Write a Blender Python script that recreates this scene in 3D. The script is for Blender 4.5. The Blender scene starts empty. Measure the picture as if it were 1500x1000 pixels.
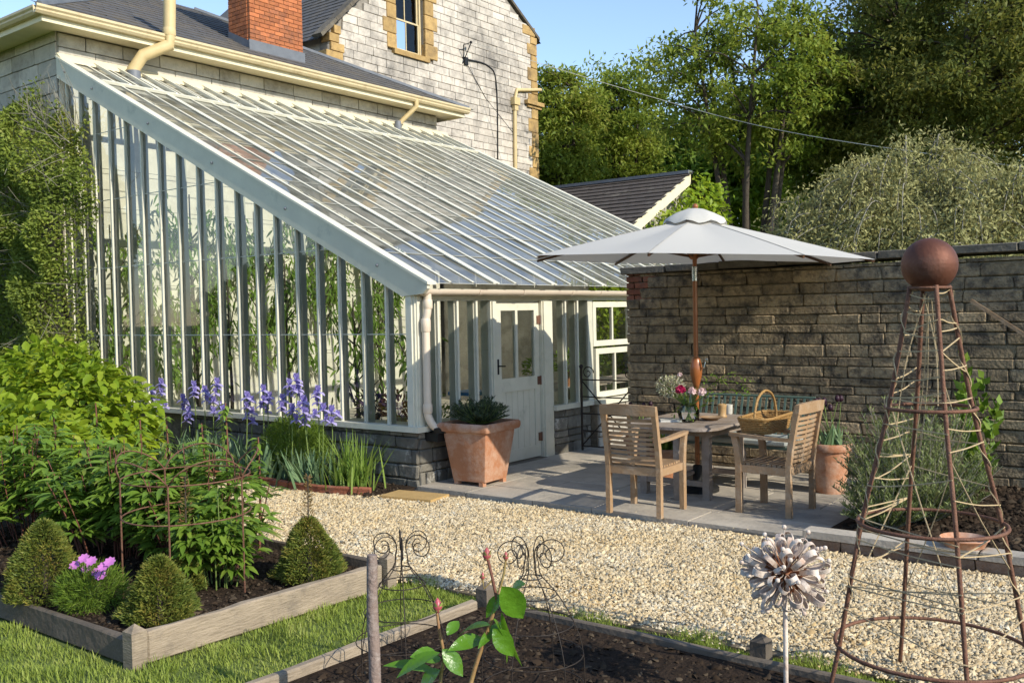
import bpy, math, random
import numpy as np
from mathutils import Vector, Matrix
R = math.radians
rng = np.random.default_rng(7)
random.seed(7)
scene = bpy.context.scene

# ------------------------------------------------------------------ camera
FPX, PITCH, ROLL, YAW, CH = 1400.0, R(1.705), R(1.162), R(37.63), 1.84
def _cam(v):
    r, fw, u = v
    zc = fw*math.cos(PITCH)-u*math.sin(PITCH); yu = fw*math.sin(PITCH)+u*math.cos(PITCH)
    return np.array([r*math.cos(ROLL)-yu*math.sin(ROLL), -(r*math.sin(ROLL)+yu*math.cos(ROLL)), zc])
MC = np.array([_cam((math.cos(YAW), -math.sin(YAW), 0)), _cam((math.sin(YAW), math.cos(YAW), 0)), _cam((0, 0, 1))]).T
def ray(px, py): return MC.T @ np.array([(px-750)/FPX, (py-500)/FPX, 1.0])
_d = ray(613, 716); CAM = _d*(CH/_d[2]); CAM = np.array([CAM[0], CAM[1], CH])
def gz(px, py, z=0.0): d = ray(px, py); return CAM+d*(z-CAM[2])/d[2]      # pixel -> horizontal plane
def gx(px, py, x): d = ray(px, py); return CAM+d*(x-CAM[0])/d[0]          # pixel -> plane x
def gy(px, py, y): d = ray(px, py); return CAM+d*(y-CAM[1])/d[1]          # pixel -> plane y
def proj(P):
    q = (np.asarray(P, float)-CAM) @ MC.T
    return 750+FPX*q[..., 0]/q[..., 2], 500+FPX*q[..., 1]/q[..., 2]
cd = bpy.data.cameras.new('camera'); cam = bpy.data.objects.new('camera', cd); scene.collection.objects.link(cam)
cd.sensor_width = 36; cd.lens = 36*FPX/1500; cd.clip_start = .05; cd.clip_end = 4000
Mx = Matrix(((MC[0][0], -MC[1][0], -MC[2][0], CAM[0]), (MC[0][1], -MC[1][1], -MC[2][1], CAM[1]), (MC[0][2], -MC[1][2], -MC[2][2], CAM[2]), (0, 0, 0, 1)))
cam.matrix_world = Mx
scene.camera = cam

# ------------------------------------------------------------------ light
SUN_EL, SUN_AZ = R(31), R(-4)          # azimuth from +x towards +y
w = bpy.data.worlds.new('World'); scene.world = w; w.use_nodes = True
nt = w.node_tree; bg = nt.nodes['Background']; sky = nt.nodes.new('ShaderNodeTexSky')
sky.sky_type = 'NISHITA'; sky.sun_disc = False; sky.sun_elevation = SUN_EL; sky.sun_rotation = math.pi/2-SUN_AZ
sky.air_density = 1.0; sky.dust_density = .1; sky.ozone_density = 2.8
wt = nt.nodes.new('ShaderNodeVectorMath'); wt.operation = 'MULTIPLY'; wt.inputs[1].default_value = (1.04, .97, .94)   # even warm white balance of the whole sky
nt.links.new(sky.outputs[0], wt.inputs[0]); nt.links.new(wt.outputs[0], bg.inputs[0]); bg.inputs[1].default_value = .15
sl = bpy.data.lights.new('sun', 'SUN'); sl.energy = 3.05; sl.angle = R(.5); sl.color = (1, .93, .79)
so = bpy.data.objects.new('sun', sl); scene.collection.objects.link(so)
sd = Vector((math.cos(SUN_EL)*math.cos(SUN_AZ), math.cos(SUN_EL)*math.sin(SUN_AZ), math.sin(SUN_EL)))
so.rotation_euler = sd.to_track_quat('Z', 'Y').to_euler(); so.location = (20, 0, 20)
vs = scene.view_settings; vs.view_transform = 'Standard'; vs.look = 'None'; vs.exposure = .84; vs.gamma = 1
scene.cycles.max_bounces = 7; scene.cycles.transparent_max_bounces = 24; scene.cycles.diffuse_bounces = 3
scene.cycles.glossy_bounces = 3; scene.cycles.transmission_bounces = 4
scene.cycles.caustics_reflective = False; scene.cycles.caustics_refractive = False
scene.cycles.use_denoising = True

# ------------------------------------------------------------------ materials
MAT = {}
def _new(name):
    m = bpy.data.materials.new(name); m.use_nodes = True; MAT[name] = m
    return m, m.node_tree.nodes, m.node_tree.links, m.node_tree.nodes['Principled BSDF']
def mat(name, c1, c2=None, rough=.7, scale=6, bump=.15, bscale=60, metal=0, rnd=.0, spec=.4, c3=None, s3=1.5, t3=.55, w3=.12, stretch=None, vor=False, detail=5, coat=0):
    """two-tone noise colour, optional stain colour c3 in patches, per-object value jitter, fine bump"""
    m, N, L, b = _new(name)
    c2 = c2 or tuple(x*.75 for x in c1)
    geo = N.new('ShaderNodeNewGeometry'); pos = geo.outputs['Position']
    if stretch:
        mp = N.new('ShaderNodeVectorMath'); mp.operation = 'MULTIPLY'; mp.inputs[1].default_value = stretch
        L.new(pos, mp.inputs[0]); pos = mp.outputs[0]
    n1 = N.new('ShaderNodeTexNoise'); n1.inputs['Scale'].default_value = scale; n1.inputs['Detail'].default_value = detail; n1.inputs['Roughness'].default_value = .65
    L.new(pos, n1.inputs['Vector'])
    rp = N.new('ShaderNodeMapRange'); rp.inputs[1].default_value = .3; rp.inputs[2].default_value = .7; L.new(n1.outputs[0], rp.inputs[0])
    mx = N.new('ShaderNodeMix'); mx.data_type = 'RGBA'; mx.inputs[6].default_value = (*c1, 1); mx.inputs[7].default_value = (*c2, 1); L.new(rp.outputs[0], mx.inputs[0])
    col = mx.outputs[2]
    if c3:
        n3 = N.new('ShaderNodeTexNoise'); n3.inputs['Scale'].default_value = s3; n3.inputs['Detail'].default_value = 8; n3.inputs['Roughness'].default_value = .75; L.new(geo.outputs['Position'], n3.inputs['Vector'])
        r3 = N.new('ShaderNodeMapRange'); r3.inputs[1].default_value = t3-w3; r3.inputs[2].default_value = t3+w3; L.new(n3.outputs[0], r3.inputs[0])
        m3 = N.new('ShaderNodeMix'); m3.data_type = 'RGBA'; m3.inputs[7].default_value = (*c3, 1); L.new(col, m3.inputs[6]); L.new(r3.outputs[0], m3.inputs[0]); col = m3.outputs[2]
    if rnd:
        oi = N.new('ShaderNodeObjectInfo'); rr = N.new('ShaderNodeMapRange'); rr.inputs[3].default_value = 1-rnd; rr.inputs[4].default_value = 1+rnd; L.new(oi.outputs['Random'], rr.inputs[0])
        hs = N.new('ShaderNodeHueSaturation'); L.new(rr.outputs[0], hs.inputs['Value']); L.new(col, hs.inputs['Color']); col = hs.outputs[0]
    L.new(col, b.inputs['Base Color'])
    b.inputs['Roughness'].default_value = rough; b.inputs['Metallic'].default_value = metal; b.inputs['Specular IOR Level'].default_value = spec
    if coat: b.inputs['Coat Weight'].default_value = coat
    if bump:
        nb = N.new('ShaderNodeTexNoise'); nb.inputs['Scale'].default_value = bscale; nb.inputs['Detail'].default_value = 6; L.new(pos, nb.inputs['Vector'])
        bp = N.new('ShaderNodeBump'); bp.inputs['Strength'].default_value = bump; bp.inputs['Distance'].default_value = .02; L.new(nb.outputs[0], bp.inputs['Height']); L.new(bp.outputs[0], b.inputs['Normal'])
    return m
def island(name, cols, rough=.6, trans=0.0, spec=.3, big=None, bump=0, bscale=40, hue=.485):
    """colour picked per mesh island from a ramp (leaves, pebbles, petals); optional translucency"""
    m, N, L, b = _new(name)
    geo = N.new('ShaderNodeNewGeometry'); rp = N.new('ShaderNodeValToRGB'); e = rp.color_ramp.elements
    while len(e) < len(cols): e.new(.5)
    for i, c in enumerate(cols): e[i].position = i/(len(cols)-1); e[i].color = (*c, 1)
    fac = geo.outputs['Random Per Island']
    if big:
        n = N.new('ShaderNodeTexNoise'); n.inputs['Scale'].default_value = big; n.inputs['Detail'].default_value = 3; L.new(geo.outputs['Position'], n.inputs['Vector'])
        mr = N.new('ShaderNodeMapRange'); mr.inputs[1].default_value = .3; mr.inputs[2].default_value = .7; L.new(n.outputs[0], mr.inputs[0])
        mm = N.new('ShaderNodeMix'); mm.inputs[0].default_value = .5; L.new(fac, mm.inputs[2]); L.new(mr.outputs[0], mm.inputs[3]); fac = mm.outputs[0]
    L.new(fac, rp.inputs[0]); L.new(rp.outputs[0], b.inputs['Base Color'])
    b.inputs['Roughness'].default_value = rough; b.inputs['Specular IOR Level'].default_value = spec
    if bump:
        nb = N.new('ShaderNodeTexNoise'); nb.inputs['Scale'].default_value = bscale; nb.inputs['Detail'].default_value = 4; L.new(geo.outputs['Position'], nb.inputs['Vector']); bp = N.new('ShaderNodeBump'); bp.inputs['Strength'].default_value = bump; bp.inputs['Distance'].default_value = .02; L.new(nb.outputs[0], bp.inputs['Height']); L.new(bp.outputs[0], b.inputs['Normal'])
    if trans:
        t = N.new('ShaderNodeBsdfTranslucent'); ms = N.new('ShaderNodeMixShader'); ms.inputs[0].default_value = trans
        hs = N.new('ShaderNodeHueSaturation'); hs.inputs['Value'].default_value = 1.25; hs.inputs['Hue'].default_value = hue; L.new(rp.outputs[0], hs.inputs['Color']); L.new(hs.outputs[0], t.inputs[0])
        L.new(b.outputs[0], ms.inputs[1]); L.new(t.outputs[0], ms.inputs[2]); L.new(ms.outputs[0], N['Material Output'].inputs[0])
    return m
def glass(name, dirt=.08, tint=(.92, .96, .94), dcol=(.55, .53, .46), dscale=2.0, rough=.02, fm=1.3):
    m, N, L, b = _new(name)
    N.remove(b); out = N['Material Output']
    tr = N.new('ShaderNodeBsdfTransparent'); tr.inputs[0].default_value = (*tint, 1)
    gl = N.new('ShaderNodeBsdfGlossy'); gl.inputs['Roughness'].default_value = rough
    fr = N.new('ShaderNodeFresnel'); fr.inputs[0].default_value = 1.5
    a = N.new('ShaderNodeMath'); a.operation = 'MULTIPLY'; a.inputs[1].default_value = fm; a.use_clamp = True; L.new(fr.outputs[0], a.inputs[0])
    m1 = N.new('ShaderNodeMixShader'); L.new(a.outputs[0], m1.inputs[0]); L.new(tr.outputs[0], m1.inputs[1]); L.new(gl.outputs[0], m1.inputs[2])
    geo = N.new('ShaderNodeNewGeometry'); nz = N.new('ShaderNodeTexNoise'); nz.inputs['Scale'].default_value = dscale; nz.inputs['Detail'].default_value = 8; nz.inputs['Roughness'].default_value = .7; L.new(geo.outputs['Position'], nz.inputs['Vector'])
    mr = N.new('ShaderNodeMapRange'); mr.inputs[1].default_value = .35; mr.inputs[2].default_value = .75; mr.inputs[3].default_value = dirt*.3; mr.inputs[4].default_value = dirt*2; L.new(nz.outputs[0], mr.inputs[0])
    df = N.new('ShaderNodeBsdfDiffuse'); df.inputs[0].default_value = (*dcol, 1)
    m2 = N.new('ShaderNodeMixShader'); L.new(mr.outputs[0], m2.inputs[0]); L.new(m1.outputs[0], m2.inputs[1]); L.new(df.outputs[0], m2.inputs[2]); L.new(m2.outputs[0], out.inputs[0])
    return m

# ------------------------------------------------------------------ geometry helpers
ORG = {}
COL = scene.collection
def tag(o, label=None, cat=None, group=None, kind=None):
    if label: o['label'] = label
    if cat: o['category'] = cat
    if group: o['group'] = group
    if kind: o['kind'] = kind
    return o
def thing(name, label, cat, loc=(0, 0, 0), group=None, rz=0):
    o = bpy.data.objects.new(name, None); COL.objects.link(o); o.empty_display_size = .1
    o.location = loc; o.rotation_euler = (0, 0, rz); ORG[o.name] = Vector(loc)
    return tag(o, label, cat, group)
def link(name, me, parent=None, org=None, m=None):
    o = bpy.data.objects.new(name, me); COL.objects.link(o)
    if parent is not None:
        o.parent = parent; ORG[o.name] = ORG.get(parent.name, Vector((0, 0, 0)))
    else: ORG[o.name] = Vector(org or (0, 0, 0)); o.location = ORG[o.name]
    if m and not me.materials: me.materials.append(MAT[m])
    return o
def npmesh(name, V, F, m=None, smooth=False):
    """V (n,3), F (m,k) constant face size"""
    V = np.asarray(V, np.float32); F = np.asarray(F, np.int32); k = F.shape[1]
    me = bpy.data.meshes.new(name); me.vertices.add(len(V)); me.vertices.foreach_set('co', V.ravel())
    me.loops.add(F.size); me.loops.foreach_set('vertex_index', F.ravel())
    me.polygons.add(len(F)); me.polygons.foreach_set('loop_start', np.arange(0, F.size, k, dtype=np.int32))
    if smooth: me.polygons.foreach_set('use_smooth', np.ones(len(F), bool))
    me.update(calc_edges=True)
    if m: me.materials.append(MAT[m])
    return me
def npobj(name, V, F, m, parent=None, smooth=False, org=None, local=False):
    V = np.asarray(V, float)
    o0 = Vector((0, 0, 0)) if local else (ORG[parent.name] if parent is not None else Vector(org or (0, 0, 0)))
    return link(name, npmesh(name, V-np.array(o0), F, m, smooth), parent, org)
class MB:
    def __init__(s): s.v = []; s.f = []
    def add(s, vs, fs):
        n = len(s.v); s.v += [tuple(map(float, v)) for v in vs]; s.f += [tuple(i+n for i in f) for f in fs]; return s
    def box(s, c, d, M=None):
        vs = [Vector((x*d[0]/2, y*d[1]/2, z*d[2]/2)) for x in (-1, 1) for y in (-1, 1) for z in (-1, 1)]
        if M is not None: vs = [M @ v for v in vs]
        c = Vector(c); vs = [v+c for v in vs]
        return s.add(vs, [(0, 1, 3, 2), (4, 6, 7, 5), (0, 4, 5, 1), (2, 3, 7, 6), (0, 2, 6, 4), (1, 5, 7, 3)])
    def bb(s, a, b): return s.box([(a[i]+b[i])/2 for i in range(3)], [abs(b[i]-a[i]) for i in range(3)])
    def beam(s, a, b, w, h, up=(0, 0, 1)):
        a, b = Vector(a), Vector(b); d = (b-a); l = d.length; d.normalize(); sd_ = d.cross(Vector(up)).normalized(); u = sd_.cross(d)
        return s.box((a+b)/2, (l, w, h), Matrix((d, sd_, u)).transposed())
    def tube(s, pts, r, n=6, cap=True):
        pts = [Vector(p) for p in pts]; k = len(pts); rs = r if hasattr(r, '__len__') else [r]*k
        t0 = (pts[1]-pts[0]).normalized(); u = t0.orthogonal().normalized(); base = len(s.v); fs = []; vs = []
        for i, p in enumerate(pts):
            t = (pts[min(i+1, k-1)]-pts[max(i-1, 0)])
            if t.length < 1e-9: t = t0
            t.normalize(); u = (u-t*u.dot(t)); u = u.normalized() if u.length > 1e-6 else t.orthogonal().normalized(); v = t.cross(u)
            for j in range(n):
                a = 2*math.pi*j/n; vs.append(p+(u*math.cos(a)+v*math.sin(a))*rs[i])
        for i in range(k-1):
            for j in range(n): fs.append((i*n+j, i*n+(j+1) % n, (i+1)*n+(j+1) % n, (i+1)*n+j))
        if cap: fs += [tuple(range(n))[::-1], tuple((k-1)*n+j for j in range(n))]
        return s.add(vs, fs)
    def lathe(s, prof, n=20, c=(0, 0, 0), sq=None):
        vs = []; fs = []; c = Vector(c)
        for r, z in prof:
            for j in range(n): a = 2*math.pi*(j+.5)/n; vs.append(c+Vector((r*math.cos(a), r*math.sin(a), z)))
        for i in range(len(prof)-1):
            for j in range(n): fs.append((i*n+j, i*n+(j+1) % n, (i+1)*n+(j+1) % n, (i+1)*n+j))
        if prof[0][0] > 1e-5: fs.append(tuple(range(n))[::-1])
        if prof[-1][0] > 1e-5: fs.append(tuple((len(prof)-1)*n+j for j in range(n)))
        return s.add(vs, fs)
    def ext(s, poly, z0, z1):
        n = len(poly); return s.add([(*p, z0) for p in poly]+[(*p, z1) for p in poly], [tuple(range(n))[::-1], tuple(range(n, 2*n))]+[(i, (i+1) % n, n+(i+1) % n, n+i) for i in range(n)])
    def prism(s, pts, off):
        n = len(pts); o = Vector(off); return s.add([Vector(p) for p in pts]+[Vector(p)+o for p in pts], [tuple(range(n))[::-1], tuple(range(n, 2*n))]+[(i, (i+1) % n, n+(i+1) % n, n+i) for i in range(n)])
    def sph(s, c, r, n=12, k=8, sc=(1, 1, 1)):
        c = Vector(c); vs = []; fs = []
        for i in range(k+1):
            t = math.pi*i/k
            for j in range(n): a = 2*math.pi*j/n; vs.append(c+Vector((r*sc[0]*math.sin(t)*math.cos(a), r*sc[1]*math.sin(t)*math.sin(a), r*sc[2]*math.cos(t))))
        for i in range(k):
            for j in range(n): fs.append((i*n+j, (i+1)*n+j, (i+1)*n+(j+1) % n, i*n+(j+1) % n))
        return s.add(vs, fs)
    def mesh(s, name, m=None, smooth=False, off=Vector((0, 0, 0)), fix=True):
        me = bpy.data.meshes.new(name); me.from_pydata([(v[0]-off[0], v[1]-off[1], v[2]-off[2]) for v in s.v], [], s.f)
        if fix:
            import bmesh
            b = bmesh.new(); b.from_mesh(me); bmesh.ops.remove_doubles(b, verts=b.verts, dist=1e-6); bmesh.ops.recalc_face_normals(b, faces=b.faces); b.to_mesh(me); b.free()
        if smooth:
            me.polygons.foreach_set('use_smooth', [True]*len(me.polygons))
            if smooth == 'auto':
                try: me.set_sharp_from_angle(angle=R(40))
                except Exception: pass
        me.update()
        if m: me.materials.append(MAT[m])
        return me
    def build(s, name, m, parent=None, smooth=False, org=None, local=False, fix=True):
        off = Vector((0, 0, 0)) if local else (ORG[parent.name] if parent is not None else Vector(org or (0, 0, 0)))
        return link(name, s.mesh(name, m, smooth, off, fix), parent, org)
def copy_tree(o, parent=None):
    c = o.copy(); COL.objects.link(c); c.parent = parent; ORG[c.name] = Vector(o.location)
    for ch in list(o.children): copy_tree(ch, c)
    return c
def place(me, name, parent, loc, sc=(1, 1, 1), rot=(0, 0, 0), m=None):
    """an object of shared mesh data at a world place under parent"""
    o = bpy.data.objects.new(name, me); COL.objects.link(o)
    if parent is not None: o.parent = parent; o.location = Vector(loc)-ORG[parent.name]; ORG[o.name] = ORG[parent.name]
    else: o.location = loc; ORG[o.name] = Vector(loc)
    o.scale = sc; o.rotation_euler = rot
    return o
def cham(name, m, c=.08, jit=.0, seed=0):
    """unit block with chamfered edges and slightly uneven corners"""
    r = random.Random(seed); vs = []; idx = {}
    cs = (c, c, c) if not hasattr(c, '__len__') else c
    for sx in (-1, 1):
        for sy in (-1, 1):
            for sz in (-1, 1):
                J = [r.uniform(-jit, jit) for _ in range(3)]
                for ax in range(3):
                    s = [sx*.5, sy*.5, sz*.5]
                    for k in range(3):
                        if k != ax: s[k] -= math.copysign(cs[k], s[k])
                    idx[sx, sy, sz, ax] = len(vs); vs.append([s[k]+J[k] for k in range(3)])
    fs = []
    for ax in range(3):
        o1, o2 = [(1, 2), (2, 0), (0, 1)][ax]
        for s in (-1, 1):
            q = []
            for a, b in ((-1, -1), (1, -1), (1, 1), (-1, 1)):
                k = [0, 0, 0]; k[ax] = s; k[o1] = a; k[o2] = b; q.append(idx[(*k, ax)])
            fs.append(tuple(q))
        for a in (-1, 1):
            for b in (-1, 1):
                k0 = [0, 0, 0]; k0[ax] = -1; k0[o1] = a; k0[o2] = b; k1 = k0[:]; k1[ax] = 1
                fs.append((idx[(*k0, o1)], idx[(*k0, o2)], idx[(*k1, o2)], idx[(*k1, o1)]))
    for sx in (-1, 1):
        for sy in (-1, 1):
            for sz in (-1, 1): fs.append((idx[sx, sy, sz, 0], idx[sx, sy, sz, 1], idx[sx, sy, sz, 2]))
    b = MB(); b.add(vs, fs); return b.mesh(name, m)
def nrm(a): return a/np.maximum(np.linalg.norm(a, axis=-1, keepdims=True), 1e-9)
def rdir(n, g=rng): return nrm(g.normal(size=(n, 3)))
def leaves(P, D, N, L, W, fold=.25, droop=0.0, big=False):
    """leaf blades from base points P along D; returns V, F (triangles)"""
    P = np.asarray(P, float); n = len(P); D = nrm(np.asarray(D, float)); S = nrm(np.cross(D, N)); Nn = np.cross(S, D)
    L = np.broadcast_to(np.asarray(L, float), (n,))[:, None]; W = np.broadcast_to(np.asarray(W, float), (n,))[:, None]
    dz = np.array([0, 0, -1.0])
    def at(t, s): return P+D*L*t+S*W*.5*s+Nn*W*fold*abs(s)*.5+dz*droop*L*t*t
    if not big:
        V = np.stack([P, at(.42, 1), at(1, 0), at(.42, -1)], 1); F = np.array([[0, 1, 2], [0, 2, 3]])
    else:
        V = np.stack([P, at(.22, 0), at(.62, 0), at(1, 0), at(.22, .8), at(.5, 1), at(.8, .55), at(.22, -.8), at(.5, -1), at(.8, -.55)], 1)
        F = np.array([[0, 4, 1], [4, 5, 1], [5, 2, 1], [5, 6, 2], [6, 3, 2], [0, 1, 7], [7, 1, 8], [8, 1, 2], [8, 2, 9], [9, 2, 3]])
    k = V.shape[1]
    return V.reshape(-1, 3), (F[None]+np.arange(n)[:, None, None]*k).reshape(-1, 3)
def blades(P, H, W, lean, az, curve=.3, seg=3):
    """strap leaves (iris, grass): flat tapering strips that lean outwards"""
    P = np.asarray(P, float); n = len(P); H = np.broadcast_to(H, (n,))[:, None]; W = np.broadcast_to(W, (n,))[:, None]
    lean = np.broadcast_to(lean, (n,))[:, None]; o = np.stack([np.cos(az), np.sin(az), 0*az], 1); s = np.stack([-np.sin(az), np.cos(az), 0*az], 1); up = np.array([0, 0, 1.0])
    V = []; F = []
    for i in range(seg+1):
        t = i/seg; a = lean*(t+curve*t*t); c = P+up*H*t*(1-.25*np.abs(lean)*t)+o*H*a; wd = W*(1-t**2.2)*.5*(1+.3*min(t*3, 1))
        if i < seg: V += [c+s*wd, c-s*wd]
        else: V += [c]
    for i in range(seg-1): F += [[2*i, 2*i+1, 2*i+3], [2*i, 2*i+3, 2*i+2]]
    F.append([2*seg-2, 2*seg-1, 2*seg]); V = np.stack(V, 1); k = V.shape[1]
    return V.reshape(-1, 3), (np.array(F)[None]+np.arange(n)[:, None, None]*k).reshape(-1, 3)
def cat_(*vf):
    V = []; F = []; n = 0
    for v, f in vf: V.append(v); F.append(np.asarray(f)+n); n += len(v)
    return np.concatenate(V), np.concatenate(F)
def blob(n, c, r, inner=.35, g=rng, zmin=None):
    d = rdir(n, g); q = g.uniform(inner**3, 1, n)**(1/3); P = np.array(c)+d*np.array(r)*q[:, None]
    return P, d
def pts_along(P, n):
    P = [Vector(p) for p in P]; out = []
    for i in range(n+1):
        t = i/n*(len(P)-1); k = min(int(t), len(P)-2); f = t-k
        p0, p1, p2, p3 = P[max(k-1, 0)], P[k], P[k+1], P[min(k+2, len(P)-1)]
        out.append(.5*((2*p1)+(p2-p0)*f+(2*p0-5*p1+4*p2-p3)*f*f+(-p0+3*p1-3*p2+p3)*f**3))
    return out
# ------------------------------------------------------------------ palette
mat('lawn', (.13, .17, .035), (.08, .11, .02), rough=.9, scale=9, bump=.4, bscale=120)
mat('gravel_bed', (.22, .165, .1), (.1, .075, .045), rough=.95, scale=60, bump=.5, bscale=90)
island('gravel', [(.19, .11, .05), (.52, .37, .18), (.65, .51, .3), (.7, .58, .38), (.44, .31, .15), (.75, .67, .5), (.6, .46, .25)], rough=.85, spec=.2, big=1.2)
mat('soil', (.045, .03, .02), (.02, .014, .01), rough=1, scale=14, bump=.9, bscale=40, spec=.1)
island('soil_crumb', [(.02, .014, .01), (.05, .034, .022), (.035, .024, .016), (.1, .075, .05)], rough=1, spec=.1)
mat('flag', (.46, .405, .325), (.35, .305, .245), rough=.85, scale=3, bump=.25, bscale=35, rnd=.14, c3=(.22, .2, .17), s3=2.2, t3=.6)
mat('mortar', (.2, .185, .155), (.13, .12, .1), rough=.95, scale=20)
mat('white_block', (.62, .56, .48), (.5, .44, .37), rough=.9, scale=5, bump=.35, bscale=24, rnd=.13, c3=(.16, .145, .13), s3=1.0, t3=.56, w3=.12)
mat('grey_block', (.5, .465, .4), (.38, .35, .3), rough=.9, scale=6, bump=.3, bscale=30, rnd=.14, c3=(.2, .18, .15), s3=1.6, t3=.6)
mat('house_mortar', (.3, .27, .23), (.2, .18, .155), rough=.95, scale=12)
mat('whitewash', (.84, .78, .65), (.76, .7, .57), rough=.9, scale=2.5, bump=.3, bscale=16, c3=(.55, .49, .4), s3=1.1, t3=.62)
mat('ham_stone', (.5, .33, .13), (.36, .23, .09), rough=.9, scale=7, bump=.4, bscale=22, rnd=.16, c3=(.16, .11, .06), s3=2.5, t3=.6)
mat('wall_stone', (.41, .305, .18), (.22, .165, .1), rough=.95, scale=18, bump=1, bscale=34, rnd=.26, c3=(.085, .068, .05), s3=6, t3=.54, w3=.08)
mat('wall_mortar', (.38, .31, .21), (.24, .19, .13), rough=1, scale=14, bump=.7, bscale=30, c3=(.07, .06, .045), s3=2.4, t3=.55)
mat('lias', (.2, .185, .15), (.1, .09, .075), rough=.9, scale=6, bump=.6, bscale=20, rnd=.3, c3=(.42, .4, .35), s3=5, t3=.6, w3=.05)
mat('coping', (.17, .145, .11), (.09, .078, .06), rough=.95, scale=7, bump=.6, bscale=25, rnd=.2)
mat('brick_red', (.3, .1, .05), (.2, .07, .04), rough=.9, scale=9, bump=.5, bscale=30, rnd=.25, c3=(.2, .17, .13), s3=6, t3=.62)
mat('brick_orange', (.48, .165, .06), (.35, .11, .045), rough=.85, scale=12, bump=.3, bscale=40, rnd=.24, c3=(.2, .09, .055), s3=3, t3=.6)
mat('kerb_brick', (.2, .12, .075), (.13, .085, .06), rough=.9, scale=9, bump=.6, bscale=30, rnd=.25, c3=(.25, .2, .15), s3=5, t3=.58)
mat('brick_mortar', (.36, .26, .17), rough=.95)
mat('slate', (.12, .112, .105), (.075, .072, .07), rough=.62, scale=3, bump=.3, bscale=18, c3=(.15, .125, .09), s3=1.6, t3=.6, stretch=(1, 4, 1))
mat('slate_far', (.095, .075, .06), (.06, .05, .042), rough=.7, scale=4, bump=.3, bscale=18, c3=(.2, .17, .13), s3=2, t3=.66)
mat('lead', (.16, .17, .19), (.11, .12, .135), rough=.55, scale=5, bump=.15, spec=.5)
mat('cream', (.62, .51, .31), (.54, .43, .25), rough=.55, scale=4, bump=.08, c3=(.35, .25, .12), s3=3, t3=.66)
mat('cream_light', (.74, .66, .46), (.66, .58, .4), rough=.65, scale=4, bump=.08)
mat('white_paint', (.7, .665, .54), (.62, .59, .47), rough=.5, scale=5, bump=.07, bscale=30, c3=(.4, .4, .31), s3=4, t3=.68)
mat('sage_paint', (.6, .58, .46), (.53, .51, .41), rough=.55, scale=4, bump=.08, bscale=30, c3=(.33, .34, .28), s3=3, t3=.68)
mat('pvc', (.72, .6, .47), (.66, .54, .42), rough=.4, scale=4, bump=.03)
mat('black_metal', (.02, .02, .02), rough=.5, metal=.3)
mat('iron', (.03, .026, .024), (.05, .035, .025), rough=.6, scale=20, metal=.4)
mat('rust', (.22, .1, .06), (.13, .065, .042), rough=.75, scale=30, metal=.35, bump=.3, bscale=120, c3=(.24, .13, .085), s3=14, t3=.58)
mat('rust_ball', (.16, .06, .035), (.11, .042, .026), rough=.6, scale=7, metal=.45, bump=.12, bscale=60, c3=(.2, .1, .07), s3=5, t3=.6)
mat('teak', (.38, .24, .13), (.29, .18, .095), rough=.7, scale=5, bump=.25, bscale=40, stretch=(1, 1, 1), rnd=.1, c3=(.4, .31, .22), s3=6, t3=.6)
mat('teak_grey', (.3, .24, .19), (.2, .155, .12), rough=.75, scale=6, bump=.25, bscale=50, rnd=.1, c3=(.36, .31, .27), s3=4, t3=.58)
mat('sleeper', (.34, .27, .19), (.23, .18, .125), rough=.9, scale=4, bump=.5, bscale=18, rnd=.1, c3=(.12, .1, .08), s3=3.5, t3=.62, stretch=(1, 1, 5))
mat('sleeper_dark', (.17, .135, .1), (.1, .08, .06), rough=.9, scale=4, bump=.5, bscale=18, rnd=.1)
mat('terracotta', (.44, .2, .1), (.37, .155, .075), rough=.85, scale=4, bump=.2, bscale=30, rnd=.08, c3=(.54, .38, .28), s3=3.4, t3=.55)
mat('parasol_seam', (.49, .465, .41), rough=.9)
island('parasol_cloth', [(.56, .535, .48), (.59, .565, .51), (.57, .545, .49)], rough=.9, trans=.18, bump=.12, bscale=5, hue=.5)
mat('parasol_wood', (.33, .11, .03), (.24, .075, .02), rough=.35, scale=5, bump=.05, stretch=(1, 1, .2), coat=.3)
mat('dark_rib', (.12, .055, .025), rough=.5)
mat('chrome', (.6, .6, .6), rough=.2, metal=1)
mat('wicker', (.42, .25, .085), (.26, .14, .045), rough=.6, scale=40, bump=.5, bscale=90)
mat('green_paint', (.1, .15, .12), (.08, .12, .095), rough=.45, scale=6, bump=.05)
mat('cushion', (.42, .44, .4), (.36, .38, .35), rough=.95, scale=10, bump=.2, bscale=80)
mat('twine', (.6, .46, .27), (.48, .35, .19), rough=.95, scale=60, bump=.4, bscale=300)
mat('sculpt', (.7, .6, .51), (.62, .51, .42), rough=.75, scale=14, bump=.2, bscale=80, metal=0, c3=(.36, .19, .11), s3=8, t3=.6)
mat('sculpt_core', (.3, .13, .06), (.2, .08, .04), rough=.8, scale=12)
mat('bark', (.09, .07, .05), (.05, .038, .028), rough=.95, scale=9, bump=.7, bscale=24)
mat('bark_pale', (.28, .26, .2), (.18, .165, .13), rough=.95, scale=9, bump=.5, bscale=30)
mat('bark_stake', (.26, .19, .155), (.17, .12, .1), rough=.85, scale=14, bump=.5, bscale=50, c3=(.36, .3, .26), s3=14, t3=.6)
mat('stem_green', (.16, .22, .05), (.12, .17, .04), rough=.6, scale=8)
mat('stem_red', (.2, .08, .05), (.13, .05, .035), rough=.6, scale=8)
mat('rose_stem', (.26, .23, .07), (.3, .13, .07), rough=.5, scale=5)
mat('rose_bud', (.42, .07, .1), (.32, .1, .07), rough=.3, scale=30)
mat('sepal', (.28, .34, .08), (.3, .2, .1), rough=.6, scale=30)
mat('window_dark', (.035, .035, .035), rough=.6)
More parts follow.
